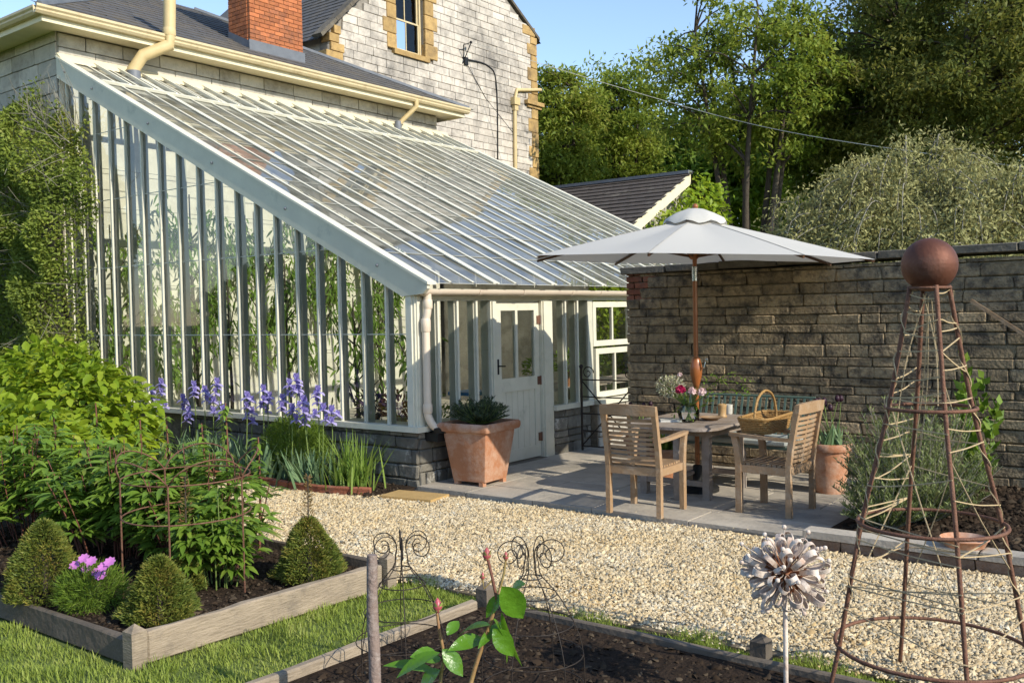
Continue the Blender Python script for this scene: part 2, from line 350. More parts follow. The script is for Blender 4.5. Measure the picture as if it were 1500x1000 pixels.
mat('paper', (.7, .68, .62), rough=.8); mat('blue_plastic', (.05, .3, .62), rough=.4); mat('green_plastic', (.03, .3, .07), rough=.4); mat('white_plastic', (.7, .7, .68), rough=.4)
mat('candle', (.45, .29, .13), (.36, .22, .1), rough=.5, scale=9); mat('ceramic', (.66, .63, .55), rough=.35, scale=20)
mat('sandstone', (.5, .33, .13), (.42, .27, .1), rough=.9, scale=6, bump=.3)
mat('water_pipe', (.62, .48, .25), (.54, .41, .2), rough=.5, scale=4, bump=.05)
glass('glass_wall', dirt=.012); glass('glass_roof', dirt=.15, dcol=(.66, .64, .55), dscale=3); glass('glass_clear', dirt=.0, tint=(.97, .99, .98), fm=1.0)
mat('pane_lap', (.6, .58, .48), (.45, .43, .35), rough=.6, scale=9)
island('grass', [(.14, .2, .03), (.23, .3, .045), (.32, .38, .07), (.42, .42, .15)], rough=.6, trans=.3, big=3)
island('ivy', [(.04, .075, .015), (.08, .125, .02), (.13, .18, .03)], rough=.45, trans=.25, big=1.5)
island('climber', [(.07, .105, .018), (.15, .2, .032), (.25, .31, .05), (.3, .26, .07)], rough=.6, trans=.3, big=1.6)
island('golden', [(.12, .2, .015), (.2, .3, .02), (.28, .37, .025), (.36, .4, .04)], rough=.5, trans=.4, big=1.4)
island('peony', [(.08, .15, .02), (.14, .24, .032), (.21, .33, .045), (.25, .26, .07)], rough=.42, trans=.36, big=2)
island('peony_light', [(.09, .17, .02), (.15, .25, .03), (.22, .31, .045)], rough=.45, trans=.35)
island('yew', [(.05, .08, .015), (.11, .15, .024), (.2, .21, .035), (.32, .22, .055)], rough=.6, trans=.2, big=6)
island('yew_brown', [(.16, .09, .03), (.25, .15, .05), (.12, .12, .03)], rough=.7, trans=.2)
island('iris_leaf', [(.11, .19, .085), (.17, .26, .13), (.21, .3, .14)], rough=.5, trans=.25)
island('daylily', [(.13, .22, .03), (.2, .3, .05), (.27, .36, .08)], rough=.5, trans=.35)
island('feathery', [(.08, .14, .015), (.13, .21, .02), (.19, .27, .035)], rough=.6, trans=.35)
island('iris_petal', [(.3, .26, .6), (.4, .35, .68), (.5, .44, .72), (.24, .19, .52)], rough=.6, trans=.3)
island('cosmos_petal', [(.55, .16, .46), (.66, .25, .6), (.6, .2, .55)], rough=.6, trans=.3)
island('rosemary', [(.09, .12, .035), (.16, .2, .06), (.24, .28, .1), (.31, .33, .17)], rough=.65, trans=.2, big=3)
island('lavender', [(.03, .05, .025), (.06, .085, .04), (.09, .11, .06)], rough=.7, trans=.15)
island('silver_pear', [(.2, .2, .07), (.29, .28, .1), (.38, .36, .14), (.13, .13, .045)], rough=.6, trans=.25, big=.9)
island('peach', [(.1, .19, .025), (.17, .28, .04), (.26, .37, .06)], rough=.5, trans=.4, big=2)
island('tree_light', [(.12, .18, .025), (.2, .27, .036), (.28, .34, .05), (.35, .35, .075)], rough=.6, trans=.42, big=.5)
island('tree_mid', [(.075, .125, .02), (.125, .185, .03), (.19, .25, .042)], rough=.6, trans=.3, big=.5)
island('tree_dark', [(.07, .095, .019), (.13, .155, .03), (.21, .215, .044), (.29, .26, .07)], rough=.6, trans=.38, big=.4)
island('tree_bright', [(.12, .2, .02), (.18, .27, .03), (.24, .32, .04)], rough=.6, trans=.45, big=.5)
island('rose_leaf', [(.06, .17, .012), (.1, .24, .015), (.16, .32, .03)], rough=.28, trans=.4, spec=.6, bump=.22, bscale=60)
island('flower_mix', [(.45, .42, .3), (.52, .5, .38), (.3, .33, .12)], rough=.7, trans=.2)
island('petal_red', [(.3, .005, .05), (.4, .01, .08)], rough=.6, trans=.15); island('petal_pink', [(.7, .5, .48), (.78, .62, .6)], rough=.6, trans=.3)
island('bouquet_leaf', [(.1, .2, .02), (.17, .28, .03), (.22, .33, .05)], rough=.5, trans=.4)
island('purple_leaf', [(.05, .02, .06), (.09, .04, .1)], rough=.6, trans=.2); island('orange_leaf', [(.4, .12, .05), (.5, .2, .09)], rough=.6, trans=.3)
island('dark_tulip', [(.02, .008, .015), (.04, .012, .025)], rough=.5)
# ------------------------------------------------------------------ ground
def struct(name, b, m, org=None): o = b.build(name, m, org=org); o['kind'] = 'structure'; return o
b = MB(); S = 900; b.add([(-S, -S, -.03), (S, -S, -.03), (S, S, -.03), (-S, S, -.03)], [(0, 1, 2, 3)]); lawn = struct('lawn', b, 'lawn')
b = MB(); b.ext([(-9, -.7), (-9, -2.6), (1.2, -2.62), (3.2, -2.58), (9, -2.42), (9, -.04), (0, -.04), (0, -.62), (-.6, -.72)], -.02, -.004); gravel_path = struct('gravel_path', b, 'gravel_bed')
XH, EZ, RS, GL = -7.2, 2.238, -.49, 8.68     # house wall plane, roof height at x=0, roof slope, glasshouse length
def rz_(x): return EZ+RS*x
# patio of flagstones
b = MB(); b.ext([(.0, -.04), (4.32, -.04), (4.32, .16), (4.32, 2.74), (.1, 5.2), (-.35, 5.2), (-.35, .0)], -.01, .012); patio = struct('patio', b, 'mortar')
stone_f = [cham('flagstone', 'flag', (.003, .003, .05), .002, s) for s in range(5)]
ys = [-.045, .42, 1.02, 1.55, 2.15, 2.73]
for j in range(5):
    x = .02-(.0 if j else 0); y0, y1 = ys[j], ys[j+1]; r = random.Random(j+3)
    while x < 4.28:
        wd = min(r.uniform(.55, 1.05), 4.31-x)
        if 4.31-(x+wd) < .3: wd = 4.31-x
        place(stone_f[r.randrange(5)], 'flagstone', patio, (x+wd/2, (y0+y1)/2, .017+r.uniform(-.002, .002)), (wd-.009, y1-y0-.009, .05), (r.uniform(-.002, .002), r.uniform(-.002, .002), 0)); x += wd
for k, (a, c) in enumerate(((2.75, 3.4), (3.4, 4.1), (4.1, 5.1))):
    place(stone_f[k], 'flagstone', patio, (.44, (a+c)/2, .016), (.84, c-a-.012, .05))

# ------------------------------------------------------------------ walling of single blocks
def course_blocks(parent, name, variants, emit, u0, u1, z0, z1, h, lmin, lmax, seed, keep=None, hvar=.12, holes=()):
    r = random.Random(seed); z = z0; n = 0
    while z < z1-.03:
        hh = min(h*(1+r.uniform(-hvar, hvar)), z1-z)
        segs = [(u0, u1)]
        for (a, c, za_, zb_) in holes:
            if za_ < z+hh/2 < zb_: segs = [s for p, q in segs for s in ((p, min(q, a)), (max(p, c), q)) if s[1]-s[0] > .03]
        for us, ue in segs:
            u = us; first = True
            while u < ue-.02:
                l = r.uniform(lmin, lmax)
                if first: l *= r.uniform(.45, 1); first = False
                if ue-u-l < lmin*.5: l = ue-u
                if keep is None or keep(u+l/2, z+hh/2):
                    emit(variants[r.randrange(len(variants))], u+l/2, z+hh/2, l, hh, r); n += 1
                u += l
        z += hh
    return n

# ------------------------------------------------------------------ stone house
house = thing('stone_house', 'pale stone house with slate roofs, brick chimney and cream gutters behind the glasshouse', 'house', (XH, 4, 0))
b = MB(); b.bb((-13.5, 0, 0), (XH-.02, 8.45, 6.2)); b.build('wall', 'house_mortar', house)
b = MB(); b.bb((XH-.018, .012, .0), (XH+.001, 8.44, rz_(XH)-.05)); b.build('whitewashed_wall', 'whitewash', house)
gb = [cham('block', 'grey_block', (.1, .02, .04), .006, s) for s in range(4)]
def emit_ext(me, u, z, l, h, r): place(me, 'block', house, (XH-.012+r.uniform(0, .006), u, z), (.06, l-.014, h-.014))
course_blocks(house, 'block', gb, emit_ext, 0, 8.45, rz_(XH)-.02, 6.2, .215, .4, .75, 5)
def emit_end(me, u, z, l, h, r): place(me, 'block', house, (u, .012-r.uniform(0, .006), z), (l-.014, .06, h-.014))
course_blocks(house, 'block', gb, emit_end, -9.6, XH-.02, 4.3, 6.2, .24, .4, .75, 6)
# soffit, fascia, gutter along the eaves and round the corner
EO = .42
b = MB(); b.bb((XH-.15, -EO, 6.2), (XH+EO, 8.85, 6.225)); b.bb((-13.5, -EO, 6.201), (XH-.151, .15, 6.224)); b.build('soffit', 'cream_light', house)
b = MB(); b.bb((XH+EO, -EO, 6.16), (XH+EO+.03, 8.88, 6.33)); b.bb((-13.5, -EO-.03, 6.16), (XH+EO+.03, -EO, 6.33)); b.bb((-9, 8.85, 6.16), (XH+EO, 8.88, 6.33)); b.build('fascia', 'cream_light', house)
def ogee(a, bb, nrm_): # square-ish ogee gutter profile swept from a to b, nrm_ = outward
    a, bb, n_ = Vector(a), Vector(bb), Vector(nrm_); pr = [(0, .0), (.07, .0), (.1, .035), (.1, .06), (.125, .085), (.125, .12), (.115, .12), (.105, .09), (.085, .05), (.02, .02), (0, .12)]
    m_ = MB(); m_.prism([a+n_*x+Vector((0, 0, z)) for x, z in pr], bb-a); return m_
g1 = ogee((XH+EO+.03, -EO-.155, 6.24), (XH+EO+.03, 8.95, 6.24), (1, 0, 0)).build('gutter', 'cream', house)
g2 = ogee((-13.5, -EO-.03, 6.242), (XH+EO+.03, -EO-.03, 6.242), (0, -1, 0)).build('gutter', 'cream', house)
# low hipped slate roof
SL = .5; e0, e1 = -EO-.1, 8.95; ex = XH+EO+.1; ez = 6.34; rn = 4.1
b = MB(); apx = ex-rn
b.add([(ex, e0, ez), (ex, e1, ez), (apx, e1-rn, ez+SL*rn), (apx, e0+rn, ez+SL*rn), (-13.5, e0, ez), (-13.5, e0+rn, ez+SL*rn), (-13.5, e1, ez), (-13.5, e1-rn, ez+SL*rn)],
      [(0, 1, 2, 3), (0, 3, 5, 4), (1, 6, 7, 2), (3, 2, 7, 5)])
roof = b.build('roof', 'slate', house)
def slates(parent, mtl, org, du, dn, dw, nu, nn, wu, wn, clip, seed, th=.008):
    """rows of thin overlapping slates joined into one piece"""
    r = random.Random(seed); V = []; F = []
    O, U, D, Nn = Vector(org), Vector(du).normalized(), Vector(dn).normalized(), Vector(dw).normalized()
    for i in range(nn):
        off = (i % 2)*.5*wu
        for j in range(nu):
            u0 = j*wu-off+r.uniform(-.006, .006); d0 = i*wn
            if not clip(u0+wu/2, d0): continue
            t = th+r.uniform(0, .005); k = len(V)
            for (uu, dd, hh) in ((u0+.004, d0, t+.008), (u0+wu-.004, d0, t+.008+r.uniform(0, .004)), (u0+wu-.004, d0+wn*1.15, .002), (u0+.004, d0+wn*1.15, .002), (u0+.004, d0, .0), (u0+wu-.004, d0, .0)):
                V.append(O+U*uu+D*dd+Nn*hh)
            F += [(k, k+1, k+2, k+3), (k, k+4, k+5, k+1)]
    mb = MB(); mb.v = [tuple(v) for v in V]; mb.f = F
    o = mb.build('slates', mtl, parent, fix=False); o['kind'] = 'stuff'; return o
nv = Vector((SL, 0, 1)).normalized(); sl_ = math.sqrt(1+SL*SL)
slates(roof, 'slate', (ex, e0, ez), (0, 1, 0), (-1, 0, SL), nv, 38, 17, .26, .28, lambda u, d: d/sl_-.05 < u < (e1-e0)-d/sl_+.05, 3)
for ya_, yb_ in ((e1, e1-rn), (e0, e0+rn)): b = MB(); b.tube([(ex, ya_, ez+.02), (apx, yb_, ez+SL*rn+.02)], .055, 6); b.build('hip_capping', 'lead', roof)
# brick chimney on the low roof
def on_roof(px, py):
    d = ray(px, py); P0 = np.array([ex, 0, ez]); n_ = np.array(nv); return CAM+d*((P0-CAM) @ n_)/(d @ n_)
c0, c1 = on_roof(369, 74), on_roof(442, 91); cy0, cy1 = c0[1], c1[1]; cx = (c0[0]+c1[0])/2; cdp = .62; ctop = 9.6
chim = MB(); chim.bb((cx-cdp, cy0+.012, ez), (cx-.012, cy1-.012, ctop)); chim = chim.build('chimney', 'brick_mortar', house)
bm_ = [cham('brick', 'brick_orange', (.03, .03, .04), .004, s) for s in range(3)]
for i in range(34):
    z = c0[2]-.25+i*.077
    if z > 8.7: break
    r = random.Random(i); u = cy0-(.11 if i % 2 else 0)
    while u < cy1-.02:
        a, c = max(u, cy0), min(u+.225, cy1); place(bm_[r.randrange(3)], 'brick', chim, (cx-.03, (a+c)/2, z), (.07, c-a-.009, .067)); u += .225
    u = cx-cdp+(.1 if i % 2 else 0)
    a0 = cx-cdp
    while a0 < cx-.07:
        a, c = a0, min(a0+(.11 if (i % 2 and a0 == cx-cdp) else .225), cx-.067); place(bm_[r.randrange(3)], 'brick', chim, ((a+c)/2, cy0+.03, z), (c-a-.009, .07, .067)); a0 = c
b = MB(); b.bb((cx-.005, cy0-.03, c1[2]-.12), (cx+.02, cy1+.03, c1[2]+.16)); b.add([(cx-cdp, cy0-.012, c0[2]+.16+SL*cdp), (cx+.0, cy0-.012, c0[2]+.18), (cx+.0, cy0-.012, c0[2]-.15), (cx-cdp, cy0-.012, c0[2]+.16+SL*cdp-.33)], [(0, 1, 2, 3)]); b.build('flashing', 'lead', chim)
# gabled wing
XG = -9.5
def gp(px, py): p = gx(px, py, XG); return p[1], p[2]
yl, zl = gp(468, 60); yl2, zl2 = gp(528, 0); yr, zr = gp(788, 62); yr2, zr2 = gp(744, 0)
ml = (zl2-zl)/(yl2-yl); mr_ = (zr2-zr)/(yr2-yr); ya = (zr-zl+ml*yl-mr_*yr)/(ml-mr_); za = zl+ml*(ya-yl)
wing_y1 = gp(787, 200)[0]; yl0 = yl+.25; zl0 = zl+ml*.25; zr0 = zr+mr_*(wing_y1-yr)
wl, wb_ = gp(580, 72); wr, _ = gp(622, 84); wt = wb_+1.62; wl += .0
# wall core with the window opening
b = MB(); X0, X1 = XG-.28, XG-.03
def slab(pts): b.prism([(X1, p[0], p[1]) for p in pts], (X0-X1, 0, 0))
slab([(yl0, 3), (wl, 3), (wl, wb_+1.7), (wl, zl0+ml*(wl-yl0)), (yl0, zl0)]); slab([(wr, 3), (wing_y1, 3), (wing_y1, zr0), (ya, za), (wr, za-.02*1) if wr > ya else (wr, zl0+ml*(wr-yl0))])
slab([(wl, 3), (wr, 3), (wr, wb_-.12), (wl, wb_-.12)]); slab([(wl, wt), (wr, wt), (wr, zl0+ml*(wr-yl0)-.02), (wl, zl0+ml*(wl-yl0)-.02)])
b.build('gable_wall', 'house_mortar', house)
b = MB(); b.bb((-17, yl0+.02, 3), (XG-.285, wing_y1-.01, zl0-.03)); b.build('wing', 'grey_block', house)
wb = [cham('block', 'white_block', (.1, .016, .05), .01, s) for s in range(5)]
roofline = lambda y: min(zl0+ml*(y-yl0), za+mr_*(y-ya))-.08
cnt = [0]; rest = MB()
quo = .46
def keepg(u, z):
    px, py = proj((XG, u, z))
    if not (430 < px < 800 and -12 < py): return False
    if z > roofline(u)+.02: return False
    if z < ez+SL*max(0, min(ex-XG, e1-u))-.2 and u < e1: return False
    zv = rz_(XH)
    return py < 215+(px-650)*.5+12
def emit_g(me, u, z, l, h, r):
    sx = XG-.02+r.uniform(0, .012)
    if cnt[0] < 298: place(me, 'block', house, (sx, u, z), (.07, l-.012, h-.012), (r.uniform(-.006, .006), 0, 0)); cnt[0] += 1
    else: rest.box((sx, u, z), (.07, l-.012, h-.012))
course_blocks(house, 'block', wb, emit_g, yl0, wing_y1-.28, 5.0, 11.2, .185, .36, .62, 11, keepg, holes=((wl-.3, wr+.3, wb_-.1, wt+.1),))
if rest.v: o = rest.build('blocks', 'white_block', house); o['kind'] = 'stuff'
hs_ = [cham('quoin', 'ham_stone', (.06, .03, .04), .014, s) for s in range(4)]
z = 5.2; i = 0; r = random.Random(2)
while z < zr0-.05:
    h = r.uniform(.3, .42); l = .46 if i % 2 else .3
    if z+h > zr0: h = zr0-z
    mtl = 'quoin'; place(hs_[i % 4], mtl, house, (XG-.1, wing_y1-l/2+.01, z+h/2), (.29, l, h-.012)); z += h; i += 1
for k in range(4): place(hs_[k], 'kneeler', house, (XG-.06, yl0+.12+.1*(k % 2), zl0-.5+k*.2), (.3, .5-.1*k, .19))
place(hs_[0], 'kneeler', house, (XG-.06, wing_y1-.36, zr0+.14), (.2, .6, .26))
r = random.Random(4); z = wb_-.02
for k in range(5):
    h = .36
    for sgn, e in ((-1, wl), (1, wr)):
        l = (.46 if (k+(sgn > 0)) % 2 else .32); place(hs_[(k+sgn) % 4], 'window_jamb', house, (XG-.09, e+sgn*l/2, z+h/2), (.27, l, h-.01))
    z += h
b = MB(); b.bb((XG-.25, wl-.12, wb_-.13), (XG+.08, wr+.12, wb_-.01)); b.build('window_sill', 'ham_stone', house)
# sash window
win = MB(); xw = XG-.13
def fr(mb, y0, y1, z0, z1, w_, x0, x1):
    mb.bb((x0, y0, z0), (x1, y0+w_, z1)); mb.bb((x0, y1-w_, z0), (x1, y1, z1)); mb.bb((x0, y0+w_, z0), (x1, y1-w_, z0+w_)); mb.bb((x0, y0+w_, z1-w_), (x1, y1-w_, z1))
fr(win, wl+.005, wr-.005, wb_, wt-.005, .05, xw-.05, xw+.02); wz = wb_+.78
fr(win, wl+.056, wr-.056, wb_+.05, wz+.04, .04, xw-.035, xw); fr(win, wl+.056, wr-.056, wz, wt-.06, .04, xw-.075, xw-.037)
ym = (wl+wr)/2; win.bb((xw-.03, ym-.013, wb_+.09), (xw-.008, ym+.013, wz)); win.bb((xw-.07, ym-.013, wz+.04), (xw-.046, ym+.013, wt-.1))
win = win.build('sash_window', 'cream', house)
for (a, c) in ((wl+.09, ym-.01), (ym+.01, wr-.09)):
    for (z0, z1, xx) in ((wb_+.08, wz+.01, xw-.02), (wz+.03, wt-.09, xw-.06)):
        m_ = MB(); m_.add([(xx, a, z0), (xx, c, z0), (xx, c, z1), (xx, a, z1)], [(0, 1, 2, 3)]); m_.build('pane', 'glass_clear', win)
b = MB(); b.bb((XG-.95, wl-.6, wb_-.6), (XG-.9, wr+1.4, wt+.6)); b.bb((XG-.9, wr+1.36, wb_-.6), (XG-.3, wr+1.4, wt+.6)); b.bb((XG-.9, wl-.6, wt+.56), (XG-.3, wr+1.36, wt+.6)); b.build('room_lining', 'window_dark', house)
# wing roof (slates facing the left) with stone verge
b = MB(); rx = -17
b.add([(XG+.02, yl0-.25, zl0-.18), (rx, yl0-.25, zl0-.18), (rx, ya, za+.05), (XG+.02, ya, za+.05)], [(0, 1, 2, 3)]); b.add([(XG+.02, wing_y1+.25, zr0-.1), (rx, wing_y1+.25, zr0-.1), (rx, ya, za+.05), (XG+.02, ya, za+.05)], [(3, 2, 1, 0)])
wr_ = b.build('wing_roof', 'slate', house)
lv = Vector((0, -ml, 1)).normalized(); sm = math.sqrt(1+ml*ml)
slates(wr_, 'slate', (-9.5, yl0-.25, zl0-.17), (-1, 0, 0), (0, 1, ml), lv, 12, 14, .28, .2, lambda u, d: True, 8)
r = random.Random(9); t = 0; tot = (ya-yl0)*sm
k = 0
while t < tot-.1:
    l = r.uniform(.5, .8); p = Vector((XG-.05, yl0-.25, zl0-.14))+Vector((0, 1, ml)).normalized()*(t+l/2)
    me = MB(); me.box((0, 0, 0), (.3, l-.01, .09), Matrix.Rotation(math.atan(ml), 3, 'X')); o = place(me.mesh('verge_slab', 'coping'), 'verge_slab', house, p+lv*.03); t += l; k += 1
b = MB(); b.prism([(XG+.06, wing_y1+.14, zr0-.05), (XG+.06, ya, za+.02), (XG+.06, ya, za+.1), (XG+.06, wing_y1+.14, zr0+.04)], (-.3, 0, 0)); b.build('verge_slab', 'coping', house)
# pipes on the house
def pipe(pts, r_, m='water_pipe', n=10, parent=house, name='downpipe', seg=None): mb = MB(); mb.tube(pts_along(pts, seg or len(pts)*4), r_, n); return mb.build(name, m, parent, smooth='auto')
pb = gx(196, 108, XH+.25); pa = gx(248, 55, XH+EO+.13); pt = gx(249, -60, XH+EO+.13)
b = MB(); b.tube([pt, pa+np.array([0, 0, .05]), pa-np.array([0, 0, .12]), (pa*.25+pb*.75)+np.array([.02, 0, .14]), pb+np.array([0, 0, .07]), pb-np.array([0, 0, .25])], .098, 12); sp = b.build('soil_pipe', 'water_pipe', house, smooth='auto')
b = MB(); b.lathe([(.1, 0), (.105, .03), (.105, .09), (.1, .12)], 12, pa+np.array([0, 0, .02])); b.build('pipe_collar', 'water_pipe', sp, smooth='auto')
b = MB(); b.lathe([(.25, -.12), (.12, .0), (.105, .22), (.1, .24)], 12, pb-np.array([0, 0, .2])); b.build('pipe_boot', 'lead', sp, smooth='auto')
q0 = gx(610, 149, XH+EO+.1); q1 = gx(583, 182, XH+.2)
b = MB(); b.tube([q0+np.array([0, 0, .05]), q0-np.array([0, 0, .1]), q1+np.array([0.05, .1, .1]), q1-np.array([0, 0, .02]), q1-np.array([0, 0, .2])], .05, 10); sp = b.build('downpipe', 'water_pipe', house, smooth='auto')
b = MB(); b.lathe([(.2, -.1), (.09, .0), (.07, .16), (.065, .18)], 12, q1-np.array([0, 0, .12])); b.build('pipe_boot', 'lead', sp, smooth='auto')
q0 = gx(754, 150, XG+.07); q1 = gx(755, 270, XG+.07)
b = MB(); b.tube([q0, q1], .055, 10); dpw = b.build('downpipe', 'water_pipe', house, smooth='auto')
b = MB(); b.box(q0+np.array([0, 0, .02]), (.2, .26, .2)); b.box(q0-np.array([0, 0, .15]), (.13, .16, .16)); b.build('hopper', 'water_pipe', dpw)
h0 = gx(757, 132, XG+.07); h1 = gx(792, 132, XG+.07)
b = MB(); b.tube([q0+np.array([0, 0, .05]), h0, h1], .05, 10); b.build('outlet_pipe', 'water_pipe', dpw, smooth='auto')
cl = gx(775, 150, XG); b = MB(); b.bb((XG-.2, cl[1]-.25, cl[2]-.08), (XG+.14, wing_y1+.2, cl[2]+.03)); b.bb((XG-.2, cl[1]-.15, cl[2]-.16), (XG+.08, wing_y1+.14, cl[2]-.082)); b.build('eaves_moulding', 'ham_stone', house)
# cable bracket on the gable and the wires
br = gx(682, 90, XG+.03); b = MB(); b.box(br, (.08, .14, .2)); b.tube([br+np.array([0, -.1, .05]), br+np.array([.15, -.25, .35]), br+np.array([.2, 0, .45])], .014, 5); b.tube([br+np.array([0, -.12, -.08]), br+np.array([.2, 0, .45])], .014, 5); b.sph(br+np.array([.2, 0, .46]), .04, 8, 5); b.build('cable_bracket', 'black_metal', house)
b = MB(); b.tube(pts_along([br+np.array([.03, .05, .05]), gx(715, 97, XG+.03), gx(727, 125, XG+.03), gx(729, 240, XG+.03)], 14), .022, 5); b.build('cable', 'black_metal', house)
b = MB(); b.tube([br+np.array([.03, .02, -.08]), gx(712, 145, XG+.02), gx(752, 195, XG+.02)], .009, 4); b.build('cable', 'black_metal', house)
wst = br+np.array([.2, 0, .46]); wp2 = gy(1500, 246, 9); wp1 = gy(1085, 178, 14.2); wp3 = wp2+(wp2-wp1)*.6
b = MB(); b.tube(pts_along([wst, wp1, wp2, wp3], 40), .0085, 4); o = b.build('overhead_wire', 'ceramic', org=tuple(wst)); tag(o, 'thin pale overhead wire running from the house past the trees', 'wire')

# ------------------------------------------------------------------ glasshouse
GH = thing('glasshouse', 'large white timber lean-to glasshouse with sloping glass roof on a low stone plinth', 'glasshouse', (0, 0, 0))
SZ = .66
# plinth of dark blue lias
pl = MB(); pl.bb((XH, .06, 0), (-.02, .32, SZ-.07)); pl.bb((-.3, .322, 0), (-.02, 1.28, SZ-.07)); pl.bb((-.3, 2.48, 0), (-.02, 3.35, SZ-.07)); pl.bb((-.3, 3.36, 0), (.1, 8.6, SZ-.07)); pl = pl.build('plinth', 'wall_mortar', GH)
li = [cham('stone', 'lias', (.08, .07, .1), .045, s) for s in range(5)]
li_y = [cham('stone', 'lias', (.07, .08, .1), .045, s+9) for s in range(4)]
lit = [cham('stone', 'grey_block', (.05, .04, .06), .02, s+20) for s in range(4)]  # paler stone for this stretch; its sunlit brightness is put into the colour
def e_pg(me, u, z, l, h, r): place(me, 'stone', pl, (u, .07, z), (l-.012, .14+r.uniform(-.01, .02), h-.012))
course_blocks(pl, 'stone', li_y, e_pg, -4.2, -.0, .0, SZ-.065, .125, .14, .46, 21, hvar=.35)
def e_pf(me, u, z, l, h, r): place(me, 'stone', pl, (-.05, u, z), (.14+r.uniform(-.01, .02), l-.012, h-.012))
course_blocks(pl, 'stone', li, e_pf, .02, 1.27, .0, SZ-.065, .125, .14, .46, 22, hvar=.35); course_blocks(pl, 'stone', li, e_pf, 2.5, 3.34, .0, SZ-.065, .125, .14, .46, 23, hvar=.35)
def e_pr(me, u, z, l, h, r): place(me, 'stone', pl, (.06, u, z), (.14+r.uniform(-.01, .02), l-.012, h-.012))
course_blocks(pl, 'stone', lit, e_pr, 3.37, 5.4, .0, SZ-.065, .16, .25, .5, 24)
# sills
b = MB(); b.bb((XH, -.05, SZ-.06), (.06, .3, SZ)); b.bb((-.3, .302, SZ-.06), (.06, 1.3, SZ)); b.build('sill', 'white_paint', GH)
b = MB(); b.bb((-.3, 2.48, SZ-.06), (.07, 3.35, SZ)); b.bb((-.3, 3.352, SZ-.06), (.17, 8.6, SZ)); b.build('sill', 'white_paint', GH)
# gable bars
GB = [-.44, -.8, -1.18, -1.54, -1.9, -2.28, -2.64, -3.02, -3.42, -3.81, -4.25, -4.67, -5.09, -5.48, -5.89, -6.29, -6.66, -7.03]
for i, x in enumerate(GB):
    wide = i in (1, 4, 7, 10, 13, 16); wd = .056 if wide else .04; dp = .09 if wide else .065; zt = rz_(x)-.2
    b = MB(); b.bb((x-wd/2, .055, SZ), (x+wd/2, .055+dp, zt)); b.bb((x-.014, .015, SZ), (x+.014, .05, zt)); b.build('glazing_bar', 'sage_paint' if wide else 'white_paint', GH)
    del b
# gable panes: lapped sheets between the bars
ex_ = [-.1]+GB+[XH+.03]
for i in range(len(ex_)-1):
    xa, xb = ex_[i], ex_[i+1]; zlow = SZ; zr_ = rz_(xa)-.16; k = 0
    while zlow < zr_-.05:
        zt = zlow+.98
        def cut(x): return min(zt, rz_(x)-.1)
        if zt > rz_(xa)-.12: ta, tb = rz_(xa)-.12, rz_(xb)-.12; zt = 99
        else: ta = tb = zt
        yo = .053
        m_ = MB(); m_.add([(xb+.008, yo-.003, zlow), (xa-.008, yo-.003, zlow), (xa-.008, yo+.001, ta), (xb+.008, yo+.001, tb)], [(0, 1, 2, 3)])
        if k: m_.add([(xb+.02, yo-.0035, zlow), (xa-.02, yo-.0035, zlow), (xa-.02, yo-.0035, zlow+.012), (xb+.02, yo-.0035, zlow+.012)], [(0, 1, 2, 3)])
        o = m_.build('glass_pane', 'glass_wall', GH, fix=False); o.data.materials.append(MAT['pane_lap'])
        if k: o.data.polygons[1].material_index = 1
        if zt > 50: break
        zlow = zt-.01; k += 1
# corner post, bargeboards, house-side post
b = MB(); b.bb((-.13, -.0, SZ), (.0, .13, EZ-.12)); b.bb((-.0, .02, SZ), (.02, .1, EZ-.15)); b.bb((-.11, -.02, SZ), (-.03, -.0, EZ-.15)); b.build('corner_post', 'white_paint', GH)
def sloped(y0, y1, x0, x1, dz0, dz1): # board between two offsets from the roof line
    m_ = MB(); m_.prism([(x0, y0, rz_(x0)+dz0), (x1, y0, rz_(x1)+dz0), (x1, y0, rz_(x1)+dz1), (x0, y0, rz_(x0)+dz1)], (0, y1-y0, 0)); return m_
m_ = MB(); m_.prism([(XH+.01, -.035, rz_(XH)-.27), (-.14, -.035, rz_(-.14)-.27), (.16, -.035, rz_(.16)-.1), (.22, -.035, rz_(.22)-.02), (.22, -.035, rz_(.22)+.03), (XH+.01, -.035, rz_(XH)+.03)], (0, .045, 0)); m_.build('bargeboard', 'sage_paint', GH)
sloped(-.05, .09, XH+.01, .24, .031, .06).build('verge_capping', 'white_paint', GH)
sloped(GL-.1, GL+.05, XH+.01, .24, -.18, .06).build('verge_capping', 'white_paint', GH)
for x in (XH+.25, -6.2, -4.8, -3.4, -2.0, -.5): b = MB(); b.sph((x, -.037, rz_(x)-.1), .02, 6, 4); b.build('bolt', 'lead', GH)
# roof bars
MAJ = [0, 1.16, 2.3, 3.45, 4.6, 5.75, 6.9, 8.05, GL]; strips = []
for i in range(len(MAJ)-1):
    a, c = MAJ[i], MAJ[i+1]; n = 3 if c-a > .8 else 2
    strips += [a+(c-a)*k/n for k in range(n)]
strips.append(GL)
for y in strips[1:-1]:
    mj = min(abs(y-q) for q in MAJ) < .01
    if mj:
        sloped(y-.035, y+.035, XH+.02, -.13, -.15, .02).build('rafter', 'white_paint', GH); sloped(y-.055, y+.008, XH+.02, .19, .031, .046).build('rafter_capping', 'white_paint', GH); sloped(y+.018, y+.06, XH+.02, .19, .031, .04).build('rafter_capping', 'white_paint', GH)
    else: sloped(y-.022, y+.022, XH+.02, -.02, -.07, .02).build('roof_bar', 'white_paint', GH); sloped(y-.02, y+.02, XH+.02, .17, .0305, .037).build('roof_bar', 'white_paint', GH)
